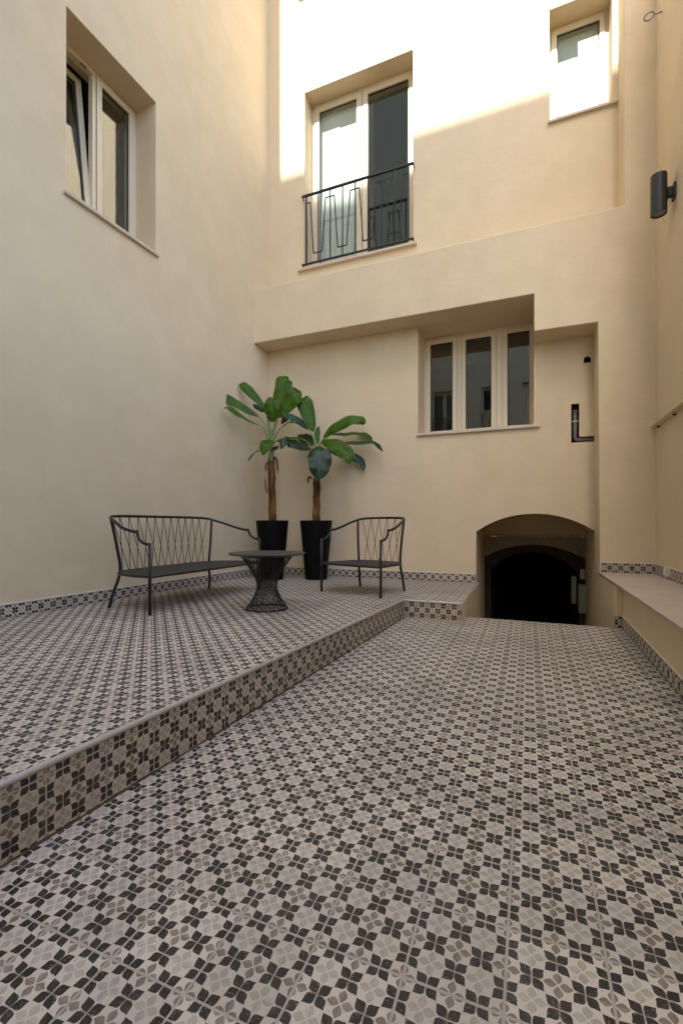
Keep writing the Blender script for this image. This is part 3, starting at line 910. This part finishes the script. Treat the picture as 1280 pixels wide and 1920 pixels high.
for x0_, x1_ in ((-0.75, 0.062-0.608), (0.062+0.608, 0.86)):
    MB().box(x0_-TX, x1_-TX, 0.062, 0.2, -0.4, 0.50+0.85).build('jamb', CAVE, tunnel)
mo = MB()
for k in range(30):
    t0, t1 = k/30, (k+1)/30
    xi0, xi1, xo0, xo1 = 0.062-0.61+1.22*t0, 0.062-0.61+1.22*t1, 0.062-0.74+1.48*t0, 0.062-0.74+1.48*t1
    mo.add([T_(xi0, 7.505, intr(xi0)+0.004), T_(xi1, 7.505, intr(xi1)+0.004), T_(xo1, 7.505, extr(xo1)+0.02), T_(xo0, 7.505, extr(xo0)+0.02),
            T_(xi0, 7.66, intr(xi0)+0.004), T_(xi1, 7.66, intr(xi1)+0.004)], [(0, 1, 2, 3), (1, 0, 4, 5)])
mo.build('mortar_ring', CAVE, tunnel, merge=True)
vm = MB()
for k in range(24):
    vm.add([T_(xs_[k], 7.6, intr(xs_[k])+0.006), T_(xs_[k+1], 7.6, intr(xs_[k+1])+0.006), T_(xs_[k+1], 14.0, intr(xs_[k+1])+0.006), T_(xs_[k], 14.0, intr(xs_[k])+0.006)], [(0, 1, 2, 3)])
vm.add([T_(xs_[0], 7.6, -1.2), T_(xs_[0], 14, -1.2), T_(xs_[0], 14, intr(xs_[0])+0.006), T_(xs_[0], 7.6, intr(xs_[0])+0.006)], [(0, 1, 2, 3)])
vm.add([T_(xs_[-1], 7.6, -1.2), T_(xs_[-1], 14, -1.2), T_(xs_[-1], 14, intr(xs_[-1])+0.006), T_(xs_[-1], 7.6, intr(xs_[-1])+0.006)], [(0, 1, 2, 3)])
vm.add([T_(-0.8, 14, -1.2), T_(0.9, 14, -1.2), T_(0.9, 14, 0.7), T_(-0.8, 14, 0.7)], [(0, 1, 2, 3)])
vm.add([T_(-0.8, 5.9, -0.88), T_(0.9, 5.9, -0.88), T_(0.9, 14.1, -0.88), T_(-0.8, 14.1, -0.88)], [(0, 1, 2, 3)])
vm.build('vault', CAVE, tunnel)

# electrical boxes on the right-hand jamb
def ebox(name, x0, x1, y0, y1, z0, z1, label, lid=True):
    o = empty(name, ((x0+x1)/2, y1, z0))
    tag(o, label, 'electrical box', 'electrical boxes in the tunnel mouth')
    w = (x1-x0)/2; d = y1-y0
    MB().box(-w, w, -d, 0, 0, z1-z0).build('enclosure', BOXM, o, bevel=0.006)
    if lid: MB().box(-w*0.86, w*0.86, -d-0.008, -d+0.001, (z1-z0)*0.04, (z1-z0)*0.86).build('lid', BOXM, o, bevel=0.003)
    return o
ebox('electrical_box', 0.665, 0.764, 7.27, 7.46, -0.29, 0.105, 'tall grey-green electrical box on the tunnel jamb')
ebox('electrical_box', 0.688, 0.750, 7.36, 7.46, 0.185, 0.325, 'small grey box above the tall tunnel box', False)
ebox('electrical_box', 0.590, 0.650, 7.50, 7.72, -0.20, 0.20, 'narrow grey box set back inside the tunnel', False)
cb = MB()
for dx in (0, 0.022, 0.05):
    cb.tube([(0.70+dx-0.72, 0, 0.56), (0.70+dx-0.722, 0.004, 0.25), (0.70+dx-0.718, 0, -0.02)], 0.006, 6)
o = cb.build('cable_run', CABLE, None, smooth=True, loc=(0.72, 7.42, -0.85))
tag(o, 'thin dark cables dropping below the tall tunnel box', 'cable')
LEAVES_A = [
    ( [(-0.006, -0.003, 1.908), (0.006, 0.024, 2.113), (0.028, 0.076, 2.303)] , [(0.028, 0.076, 2.303), (0.045, 0.127, 2.537), (0.082, 0.163, 2.756), (0.091, 0.178, 2.857), (0.1, 0.257, 2.894), (0.094, 0.32, 2.882)] , 0.108 , 'f' ),
    ( [(-0.002, -0.001, 1.908), (0.035, 0.014, 2.129), (0.086, 0.035, 2.289)] , [(0.086, 0.035, 2.289), (0.202, 0.083, 2.469), (0.295, 0.121, 2.6), (0.332, 0.19, 2.639), (0.342, 0.248, 2.628)] , 0.113 , 'f' ),
    ( [(-0.001, -0.022, 1.905), (0.02, -0.046, 2.098), (0.025, -0.055, 2.205)] , [(0.025, -0.055, 2.205), (0.047, -0.078, 2.327), (0.037, -0.093, 2.453), (0.009, -0.104, 2.546)] , 0.093 , 'f' ),
    ( [(-0.02, -0.008, 1.908), (-0.065, 0.017, 2.218), (-0.119, 0.016, 2.425)] , [(-0.119, 0.016, 2.425), (-0.248, -0.037, 2.576), (-0.373, -0.099, 2.72), (-0.43, -0.122, 2.76), (-0.473, -0.129, 2.768)] , 0.059 , 'f' ),
    ( [(-0.024, -0.031, 1.945), (-0.069, -0.061, 2.162), (-0.11, -0.088, 2.24), (-0.155, -0.118, 2.285)] , [(-0.155, -0.118, 2.285), (-0.321, -0.229, 2.396), (-0.503, -0.336, 2.511), (-0.561, -0.371, 2.523), (-0.607, -0.4, 2.442)] , 0.056 , 'f' ),
    ( [(-0.032, -0.046, 1.923), (-0.062, -0.09, 2.076), (-0.088, -0.123, 2.127), (-0.121, -0.147, 2.152)] , [(-0.121, -0.147, 2.152), (-0.239, -0.314, 2.222), (-0.335, -0.44, 2.304), (-0.39, -0.506, 2.339), (-0.424, -0.541, 2.327)] , 0.048 , 'e' ),
    ( [(-0.045, 0.014, 2.014), (-0.11, 0.063, 2.282), (-0.162, 0.085, 2.399)] , [(-0.162, 0.085, 2.399), (-0.287, 0.098, 2.471), (-0.388, 0.1, 2.533)] , 0.035 , 'f' ),
    ( [(-0.018, 0.046, 2.018), (-0.026, 0.119, 2.256), (-0.0, 0.194, 2.352)] , [(-0.0, 0.194, 2.352), (0.066, 0.286, 2.377), (0.017, 0.331, 2.339), (-0.047, 0.327, 2.265)] , 0.048 , 'f' ),
    ( [(0.017, 0.007, 1.948), (0.083, 0.002, 2.072), (0.156, -0.001, 2.139)] , [(0.156, -0.001, 2.139), (0.261, -0.023, 2.182), (0.33, -0.027, 2.193), (0.398, -0.031, 2.163)] , 0.035 , 'e' ),
    ( [(0.004, -0.02, 1.895), (0.044, -0.058, 1.945)] , [(0.044, -0.058, 1.945), (0.045, -0.154, 1.909), (0.044, -0.252, 1.844), (0.029, -0.291, 1.705)] , 0.075 , 'f' ),
    ( [(0.009, -0.018, 1.895), (0.066, -0.038, 1.932)] , [(0.066, -0.038, 1.932), (0.215, -0.041, 1.956), (0.339, -0.045, 1.961), (0.426, -0.042, 1.945)] , 0.045 , 'e' ),
    ( [(-0.01, -0.026, 1.825), (-0.112, -0.067, 1.83), (-0.158, -0.086, 1.82)] , [(-0.158, -0.086, 1.82), (-0.208, -0.118, 1.788), (-0.257, -0.149, 1.727), (-0.289, -0.172, 1.653)] , 0.016 , 'e' ),
    ( [(-0.002, -0.001, 1.888), (0.033, -0.04, 1.85)] , [(0.029, -0.042, 1.85), (0.096, -0.069, 1.836), (0.143, -0.082, 1.821)] , 0.038 , 'f' ),
]
LEAVES_B = [
    ( [(0.011, 0.005, 1.827), (-0.022, 0.023, 1.967), (-0.059, 0.03, 2.101)] , [(-0.059, 0.03, 2.101), (-0.12, 0.026, 2.292), (-0.186, 0.01, 2.499), (-0.211, 0.011, 2.538), (-0.297, 0.051, 2.564), (-0.378, 0.083, 2.565)] , 0.104 , 'f' ),
    ( [(0.008, 0.025, 1.83), (-0.013, 0.049, 1.903)] , [(-0.013, 0.049, 1.903), (-0.022, 0.078, 2.044), (-0.01, 0.104, 2.191)] , 0.038 , 'f' ),
    ( [(0.01, -0.018, 1.835), (-0.024, -0.064, 2.008), (-0.071, -0.105, 2.102)] , [(-0.071, -0.105, 2.102), (-0.176, -0.202, 2.214), (-0.294, -0.283, 2.275), (-0.36, -0.332, 2.307)] , 0.045 , 'f' ),
    ( [(-0.011, 0.039, 1.833), (-0.079, 0.076, 1.912)] , [(-0.079, 0.076, 1.912), (-0.23, 0.122, 2.022), (-0.369, 0.151, 2.096)] , 0.084 , 'f' ),
    ( [(0.015, -0.016, 1.812), (-0.04, -0.081, 1.828)] , [(-0.04, -0.081, 1.828), (-0.147, -0.212, 1.858), (-0.25, -0.319, 1.902), (-0.295, -0.391, 1.893), (-0.325, -0.436, 1.791)] , 0.065 , 'f' ),
    ( [(0.032, -0.019, 1.811), (0.072, -0.079, 1.86)] , [(0.072, -0.079, 1.86), (0.124, -0.165, 1.75), (0.156, -0.217, 1.568), (0.15, -0.23, 1.376)] , 0.147 , 'f' ),
    ( [(0.03, -0.009, 1.823), (0.094, -0.026, 1.937)] , [(0.094, -0.026, 1.937), (0.278, -0.059, 1.888), (0.443, -0.088, 1.796), (0.526, -0.108, 1.692), (0.54, -0.114, 1.589)] , 0.095 , 'f' ),
    ( [(0.017, 0.007, 1.827), (0.048, 0.02, 1.917), (0.098, 0.04, 2.001)] , [(0.095, 0.039, 2.006), (0.247, 0.069, 2.123), (0.43, 0.122, 2.225), (0.567, 0.168, 2.239), (0.62, 0.2, 2.219), (0.616, 0.221, 2.17)] , 0.07 , 'f' ),
    ( [(0.022, 0.009, 1.827), (0.068, 0.082, 1.971), (0.161, 0.153, 2.062)] , [(0.161, 0.153, 2.062), (0.357, 0.276, 2.081), (0.519, 0.364, 2.088), (0.639, 0.403, 2.049), (0.701, 0.417, 1.955)] , 0.048 , 'e' ),
    ( [(0.027, 0.011, 1.827), (0.143, 0.08, 1.92), (0.31, 0.149, 1.943)] , [(0.31, 0.149, 1.943), (0.501, 0.184, 1.922), (0.749, 0.253, 1.93), (0.824, 0.273, 1.884), (0.896, 0.292, 1.791)] , 0.042 , 'e' ),
    ( [(0.022, 0.009, 1.816), (0.077, 0.064, 1.832), (0.138, 0.121, 1.825)] , [(0.138, 0.121, 1.825), (0.258, 0.214, 1.798), (0.473, 0.324, 1.732), (0.557, 0.358, 1.664), (0.594, 0.352, 1.545)] , 0.056 , 'f' ),
    ( [(0.02, -0.013, 1.823), (-0.034, -0.068, 1.863), (-0.082, -0.12, 1.924)] , [(-0.082, -0.12, 1.924), (-0.114, -0.155, 1.956), (-0.187, -0.206, 1.97), (-0.279, -0.266, 1.952)] , 0.022 , 'e' ),
]

# ---------------------------------------------------------------- balcony railings
def railing(name, x0, x1, z0, z1, label, loc, rotz=0.0):
    r = empty(name, loc, rotz)
    tag(r, label, 'railing', 'black balcony railings')
    b = 0.011
    MB().box(x0-0.02, x1+0.02, -0.018, 0.018, z1-0.012, z1+0.012).build('handrail', IRON, r, bevel=0.003)
    MB().box(x0-0.02, x1+0.02, -0.014, 0.014, z0-0.011, z0+0.011).build('bottom_rail', IRON, r, bevel=0.003)
    for xx in (x0+0.055, x1-0.055):
        MB().box(xx-b, xx+b, -b, b, z0+0.0115, z1-0.0125).build('post', IRON, r)
    n = 8
    xs = [x0+0.055 + (x1-x0-0.11)*k/n for k in range(n+1)]
    for k in range(1, n):
        MB().box(xs[k]-0.008, xs[k]+0.008, -0.007, 0.007, z0+0.0115, z1-0.0125).build('bar', IRON, r)
    zt, zb = z1-0.13, z0+0.13
    hw = (xs[1]-xs[0])*0.36
    def seg(xa, za, xb, zb_):
        MB().tube([(xa, -0.0166, za), (xb, -0.0166, zb_)], 0.0095, 6).build('zigzag_bar', IRON, r)
    for k in range(n+1):
        z = zt if k % 2 == 0 else zb
        xa = xs[k]-hw if k > 0 else xs[k]
        xb = xs[k]+hw if k < n else xs[k]
        seg(xa, z, xb, z)
        if k < n:
            z2 = zb if k % 2 == 0 else zt
            seg(xb, z, xs[k+1]-hw, z2)
    for xx in (x0-0.012, x1+0.012):
        for z in (z0, z1):
            MB().tube([(xx, 0.0, z), (xx, 0.03, z-0.014), (xx, 0.065, z-0.04)], 0.009, 6).build('wall_hook', IRON, r)
    return r
railing('balcony_railing', DX0+0.0, DX1+0.0, DZ0+0.045, DZ0+1.09, 'black iron railing with zigzag bars across the sunlit balcony door', (0, YB-0.045, 0))
for xx, what in ((0.75, 'beside the lamp side of the facade'), (2.9, 'nearer the daylight blocking wall')):
    railing('balcony_railing', xx, xx+1.15, 4.66, 5.70, 'black iron railing on the facade opposite the tunnel ' + what, (0, FE+0.045, 0), math.radians(180))

# ---------------------------------------------------------------- metal seats
def seat_thing(name, label, cat, hf, hrf, hrs, hrt, nodes, loc, rotz, back_y=-0.655):
    t = empty(name, loc, rotz)
    tag(t, label, cat)
    R = 0.0140
    ZS = 0.325
    for s in (-1, 1):
        MB().tube([(s*hf, 0, 0), (s*hf, 0, 0.606)], R, 10).build('leg', METAL, t, smooth=True)
    for s in (-1, 1):
        MB().tube(bezier([(s*hrf, -0.625, 0), (s*(hrf*0.72+hrs*0.28), -0.60, 0.12), (s*hrs, -0.568, 0.33), (s*(hrs*0.62+hrt*0.38), -0.570, 0.55), (s*hrt, -0.592, 0.828)], 6), R, 10).build('leg', METAL, t, smooth=True)
    # armrest steps
    for s in (-1, 1):
        MB().tube(bezier([(s*hf, 0.003, 0.600), (s*hf, -0.045, 0.601), (s*(hf-0.002), -0.098, 0.622), (s*(hf-0.004), -0.135, 0.662), (s*(hf-0.006), -0.148, 0.712)], 5), R*0.93, 10).build('armrest', METAL, t, smooth=True)
    # top rail
    half = [(hf-0.006, -0.142, 0.706), (hf-0.008, -0.20, 0.708), (hf-0.018, -0.33, 0.738), (hf*0.45+hrt*0.55, -0.47, 0.788), (hrt, -0.592, 0.828)]
    cw = min(0.10, hrt*0.3)
    half += [(hrt-cw*0.55, back_y+0.022, 0.842), (hrt-cw*1.6, back_y, 0.848)]
    if hrt > 0.5: half += [(hrt*0.4, back_y-0.005, 0.850)]
    else: half += [(0.10, back_y-0.004, 0.850)]
    full = half + [(-x, y, z) for x, y, z in reversed(half)]
    rail = bezier(full, 6)
    MB().tube(rail, R, 10).build('top_rail', METAL, t, smooth=True)
    # seat
    fr = [(-hf + 2*hf*k/10, 0.012 + 0.022*math.sin(math.pi*k/10), 0) for k in range(11)]
    def back(u):        # u in -1..1
        return Vector((hrs*u, -0.568-0.062*math.sqrt(max(0, 1-abs(u)**2.6)), ZS))
    side = bezier([(hf-0.004, -0.02, 0), (hf-0.012, -0.22, 0), (hf*0.5+hrs*0.5+0.015, -0.45, 0), (hrs+0.004, -0.562, 0)], 5)
    ring = [Vector(p) for p in fr] + side + [Vector((back(u).x, back(u).y, 0)) for u in [0.94-1.88*k/16 for k in range(17)]] + [Vector((-p.x, p.y, 0)) for p in reversed(side)]
    MB().slab([(p.x, p.y) for p in reversed(ring)], ZS-0.012, ZS+0.008).build('seat', SEATM, t, merge=True)
    MB().tube([(p.x, p.y, ZS-0.001) for p in ring], 0.0125, 8, closed=True).build('seat_rim', METAL, t, smooth=True)
    # lattice of thin rods
    seg = [p for p in rail if p.y < -0.585]
    L = [0.0]
    for k in range(1, len(seg)): L.append(L[-1] + (seg[k]-seg[k-1]).length)
    def top(u):
        d = (1-(u+1)/2)*L[-1]
        for k in range(1, len(seg)):
            if L[k] >= d:
                f = (d-L[k-1])/max(1e-9, L[k]-L[k-1]); return seg[k-1].lerp(seg[k], f)
        return seg[-1]
    for k in range(nodes):
        u = -1 + 2*(k+0.5)/nodes
        for dlt in (-1, 1):
            ub = u + dlt*2.0/nodes*0.92
            if abs(ub) > 0.985: continue
            MB().tube([top(u), back(ub)+Vector((0, 0, 0.006))], 0.0036, 6).build('back_rod', METAL, t)
    return t
seat_thing('garden_bench', 'dark metal garden bench with lattice back below the tall wall', 'bench', 0.843, 0.712, 0.638, 0.718, 13, (-2.951, 3.782, TERR), math.radians(-90))
seat_thing('garden_armchair', 'dark metal armchair with curved lattice back beside the planters', 'armchair', 0.408, 0.317, 0.296, 0.330, 6, (-1.808, 4.640, TERR), math.radians(163.5))

# ---------------------------------------------------------------- wire table
table = empty('side_table', (-2.201, 3.578, TERR))
tag(table, 'round low table with hourglass wire base in front of the bench', 'table')
MB().lathe([(0.0, 0.492), (0.315, 0.492), (0.332, 0.496), (0.3455, 0.504), (0.3455, 0.509), (0.338, 0.5135), (0.0, 0.5145)], 64).build('table_top', TOPM, table, smooth=False, merge=True)
ZT, RT, RBASE = 0.490, 0.238, 0.187
for nm, rr_, zz in (('top_ring', RT, ZT-0.004), ('base_ring', RBASE, 0.008)):
    MB().tube([(rr_*math.cos(2*math.pi*k/48), rr_*math.sin(2*math.pi*k/48), zz) for k in range(48)], 0.0075, 8, closed=True).build(nm, METAL, table, smooth=True)
NW = 28
for s in (-1, 1):
    tw = s*math.radians(129)
    wm = MB().tube([(RT, 0, ZT), (RBASE*math.cos(tw), RBASE*math.sin(tw), 0.008)], 0.0029, 6).mesh('wire', METAL)
    for k in range(NW):
        o = bpy.data.objects.new('wire', wm); COL.objects.link(o); o.parent = table
        o.rotation_euler = (0, 0, 2*math.pi*(k + (0.25 if s > 0 else 0))/NW)
wr = 0.100
MB().tube([(wr*math.cos(2*math.pi*k/32), wr*math.sin(2*math.pi*k/32), 0.262) for k in range(32)], 0.0035, 6, closed=True).build('waist_ring', METAL, table, smooth=True)

# ---------------------------------------------------------------- planters and banana plants
def planter(loc, label):
    t = empty('planter', loc); tag(t, label, 'planter', 'tall black tapered planters')
    MB().lathe([(0.0, 0.0), (0.146, 0.0), (0.152, 0.004), (0.228, 0.815), (0.2295, 0.826), (0.226, 0.829), (0.214, 0.829), (0.210, 0.822), (0.203, 0.74)], 48).build('pot', POTM, t, smooth=False, merge=True)
    s = MB(); n = 24
    vv = [(0, 0, 0.795)]
    rg = random.Random(int(abs(loc[0])*100))
    for r_ in (0.06, 0.13, 0.2045):
        for k in range(n):
            a_ = 2*math.pi*k/n
            vv.append((r_*math.cos(a_), r_*math.sin(a_), 0.785+rg.uniform(-0.008, 0.008)))
    ff = [(0, 1+k, 1+(k+1) % n) for k in range(n)]
    for q in range(2):
        for k in range(n):
            ff.append((1+q*n+k, 1+q*n+n+k, 1+q*n+n+(k+1) % n, 1+q*n+(k+1) % n))
    s.add(vv, ff).build('soil', SOIL, t, smooth=True)
    return t

VIEW = Vector((0.40, -0.88, 0.30)).normalized()
def leaf_mesh(pts, W, kind, seed, mat):
    rg = random.Random(seed)
    mid = bezier(pts, 7)
    n = len(mid)
    prof = [(0, .16), (.07, .48), (.18, .82), (.35, 1.0), (.6, .98), (.78, .82), (.89, .54), (.96, .26), (1, .04)]
    def wf(t):
        for k in range(len(prof)-1):
            if prof[k][0] <= t <= prof[k+1][0]:
                f = (t-prof[k][0])/(prof[k+1][0]-prof[k][0]); f = f*f*(3-2*f) if 0 else f
                return prof[k][1]+(prof[k+1][1]-prof[k][1])*f
        return 0.1
    ac = [-1, -0.6, -0.25, 0, 0.25, 0.6, 1]
    vv = []; uv = []
    ph = rg.uniform(0, 6); ph2 = rg.uniform(0, 6)
    prevside = None
    for k in range(n):
        t = k/(n-1)
        T = (mid[min(k+1, n-1)] - mid[max(k-1, 0)]).normalized()
        ref = VIEW if kind == 'f' else Vector((0.24, -0.62, 0.75)).normalized()
        side = T.cross(ref)
        if side.length < 0.25:
            side = prevside if prevside is not None else T.orthogonal()
        side = (side - T*side.dot(T)).normalized()
        if prevside is not None:
            if side.dot(prevside) < 0: side = -side
            side = (prevside*0.55 + side*0.45); side = (side - T*side.dot(T)).normalized()
        prevside = side
        nrm = side.cross(T)
        if nrm.dot(ref) < 0: nrm = -nrm
        w = W*1.2*wf(t)
        for a_ in ac:
            edge = abs(a_)
            notch = 1.0 - (0.09*max(0, math.sin(t*17+ph+(2 if a_ > 0 else 0)))*edge)
            wave = (0.17*math.sin(t*9+ph)*(1 if a_ > 0 else -0.7) + 0.08*math.sin(t*24+ph2))*edge*edge
            p = mid[k] + side*(a_*w*notch*0.97) + nrm*(w*(0.26*edge - 0.20*edge*edge*1.6 + wave))
            vv.append(p); uv.append((t, (a_+1)/2))
    m = len(ac); ff = []
    for k in range(n-1):
        for j in range(m-1):
            ff.append((k*m+j, k*m+j+1, (k+1)*m+j+1, (k+1)*m+j))
    mb = MB().add(vv, ff)
    me = mb.mesh('leaf', mat, smooth=True)
    lay = me.uv_layers.new(name='UVMap')
    for lp in me.loops: lay.data[lp.index].uv = uv[lp.vertex_index]
    return me

def banana(loc, label, leaves, dark_set, dry_set, trunk_xy, z_soil, z_top, z_stem, dry):
    t = empty('banana_plant', loc); tag(t, label, 'plant', 'potted banana plants')
    rg = random.Random(len(leaves))
    # trunk of dry overlapping sheaths
    n, m = 26, 26
    vv = []; ff = []
    x0, y0 = 0.0, 0.0
    for k in range(m+1):
        f = k/m
        z = z_soil + (z_top-z_soil)*f
        for j in range(n):
            a_ = 2*math.pi*j/n
            r_ = 0.054 - 0.009*f + 0.005*math.sin(3*a_+f*2.2) + 0.004*math.sin(7*a_+1.3+f*3) + rg.uniform(-0.0018, 0.0018) + 0.004*math.sin(f*19+a_)
            vv.append((x0 + trunk_xy[0]*f + r_*math.cos(a_), y0 + trunk_xy[1]*f + r_*math.sin(a_), z))
    for k in range(m):
        for j in range(n):
            ff.append((k*n+j, k*n+(j+1) % n, (k+1)*n+(j+1) % n, (k+1)*n+j))
    MB().add(vv, ff).build('trunk', BARK, t, smooth=True)
    # green stem of leaf sheaths
    tx, ty = trunk_xy
    MB().tube(bezier([(tx, ty, z_top-0.05), (tx, ty, z_top+0.06), (tx*1.0, ty, (z_top+z_stem)/2), (tx, ty, z_stem)], 5),
              [0.047-0.028*k/15 for k in range(16)], 14).build('stem', STALK, t, smooth=True)
    for i, (st, bl, W, kind) in enumerate(leaves):
        mat = DRYLEAF if i in dry_set else (LEAF_DARK if i in dark_set else LEAF_BRIGHT)
        o = bpy.data.objects.new('leaf', leaf_mesh(bl, W, kind, i*7+len(leaves), mat)); COL.objects.link(o); o.parent = t
        sp = bezier([(tx*0.9+st[0][0]*0.1, ty*0.9+st[0][1]*0.1, min(z_stem-0.05, st[0][2]))] + list(st), 5)
        q = len(sp)
        MB().tube(sp, [0.016-0.0095*k/(q-1) for k in range(q)], 8).build('stalk', STALK, o, smooth=True)
        # midrib
        mr = bezier(bl, 5); q = len(mr)
        off = VIEW*-0.002 if kind == 'f' else Vector((0, 0, -0.002))
        MB().tube([p+off for p in mr], [0.0050-0.004*k/(q-1) for k in range(q)], 6).build('midrib', RIB if i not in dry_set else DRYLEAF, o, smooth=True)
    for pts, w in dry:
        o = bpy.data.objects.new('dry_leaf', leaf_mesh(pts, w, 'f', 5, DRYLEAF)); COL.objects.link(o); o.parent = t
    return t
PA, PB = (-3.347, 5.583, TERR), (-2.780, 5.830, TERR)
planter(PA, 'tall black tapered planter in the wall corner holding the taller banana plant')
planter(PB, 'tall black tapered planter holding the shorter banana plant')
banana(PA, 'taller banana plant with bright upright leaves in the corner planter', LEAVES_A, {6, 7, 12}, {11}, (-0.012, -0.005), 0.78, 1.72, 2.12,
       [([(0.035, -0.03, 1.72), (0.085, -0.05, 1.70), (0.115, -0.06, 1.60), (0.125, -0.06, 1.47)], 0.017), ([(-0.06, -0.03, 1.66), (-0.075, -0.05, 1.60), (-0.07, -0.05, 1.50)], 0.012),
        ([(-0.055, -0.04, 1.20), (-0.07, -0.06, 1.30), (-0.075, -0.06, 1.44)], 0.010)])
banana(PB, 'shorter banana plant with dark glossy drooping leaves', LEAVES_B, {2, 3, 4, 5, 9, 10}, set(), (0.008, 0.003), 0.78, 1.43, 1.86,
       [([(-0.04, -0.04, 1.42), (-0.075, -0.06, 1.44), (-0.095, -0.06, 1.40), (-0.095, -0.06, 1.34)], 0.016), ([(0.04, -0.03, 1.43), (0.07, -0.05, 1.38), (0.095, -0.05, 1.24)], 0.010)])

# ---------------------------------------------------------------- fittings on the side wall
lamp = empty('wall_lamp', (XR, 5.18, 4.12))
tag(lamp, 'charcoal cylinder wall lamp on the side wall', 'lamp')
MB().lathe([(0.060, -0.180), (0.068, -0.184), (0.0685, -0.178), (0.0685, 0.180), (0.067, 0.186), (0.060, 0.186), (0.058, 0.180)], 40).build('cylinder', LAMPM, lamp, smooth=False, loc=(-0.128, 0, 0))
MB().lathe([(0.0, -0.174), (0.060, -0.174)], 40).build('lens', LENSM, lamp, loc=(-0.128, 0, 0))
MB().lathe([(0.0, 0.176), (0.060, 0.176)], 40).build('lens', LENSM, lamp, loc=(-0.128, 0, 0))
MB().box(-0.065, -0.014, -0.030, 0.030, -0.042, 0.042).build('arm', LAMPM, lamp, bevel=0.004)
MB().box(-0.020, -0.0005, -0.048, 0.048, -0.072, 0.072).build('wall_plate', LAMPM, lamp, bevel=0.012)
MB().tube(bezier([(-0.066, 0, -0.06), (-0.045, -0.004, -0.075), (-0.038, 0, -0.10), (-0.048, 0.004, -0.135)], 6), 0.0018, 5).build('wire', CABLE, lamp)
MB().tube(bezier([(-0.10, 0, -0.178), (-0.095, 0, -0.23), (-0.08, 0, -0.27)], 6), 0.0012, 5).build('wire', CABLE, lamp)

bolt = empty('eye_bolt', (XR, 5.63, 6.29))
tag(bolt, 'small steel eye bolt high on the side wall above the lamp', 'bolt')
MB().tube([(0.01, 0, 0), (-0.07, 0, 0)], 0.0075, 8).build('shank', STEEL, bolt, smooth=True)
MB().tube([(-0.115+0.043*math.cos(2*math.pi*k/24), 0.043*math.sin(2*math.pi*k/24), 0) for k in range(24)], 0.0075, 8, closed=True).build('eye', STEEL, bolt, smooth=True)

cond = empty('conduit_pipe', (XR-0.030, 5.86, 2.03))
tag(cond, 'cream painted conduit running along the side wall', 'pipe')
MB().tube([(0, 0, 0), (0, -1.2, 0.002), (0, -2.6, -0.001), (0, -4.8, 0)], 0.023, 14).build('pipe_run', PLASTER, cond, smooth=True)
for dy in (-0.14, -0.72, -1.6, -2.6, -3.6):
    MB().tube([(0.0, dy-0.012, 0), (0.0, dy+0.012, 0)], 0.0255, 14).build('clip', PLASTER, cond, smooth=True)
    MB().box(0.0, 0.0295, dy-0.006, dy+0.006, -0.034, -0.018).build('clip_foot', IRON, cond)

sock = empty('wall_socket', (XR, 5.335, 0.455))
tag(sock, 'white wall socket box above the marble bench top', 'socket')
MB().box(-0.046, -0.0005, -0.033, 0.033, 0, 0.092).build('box', WHITEP, sock, bevel=0.005)
MB().box(-0.052, -0.0462, -0.026, 0.026, 0.014, 0.078).build('cover', WHITEP, sock, bevel=0.003)
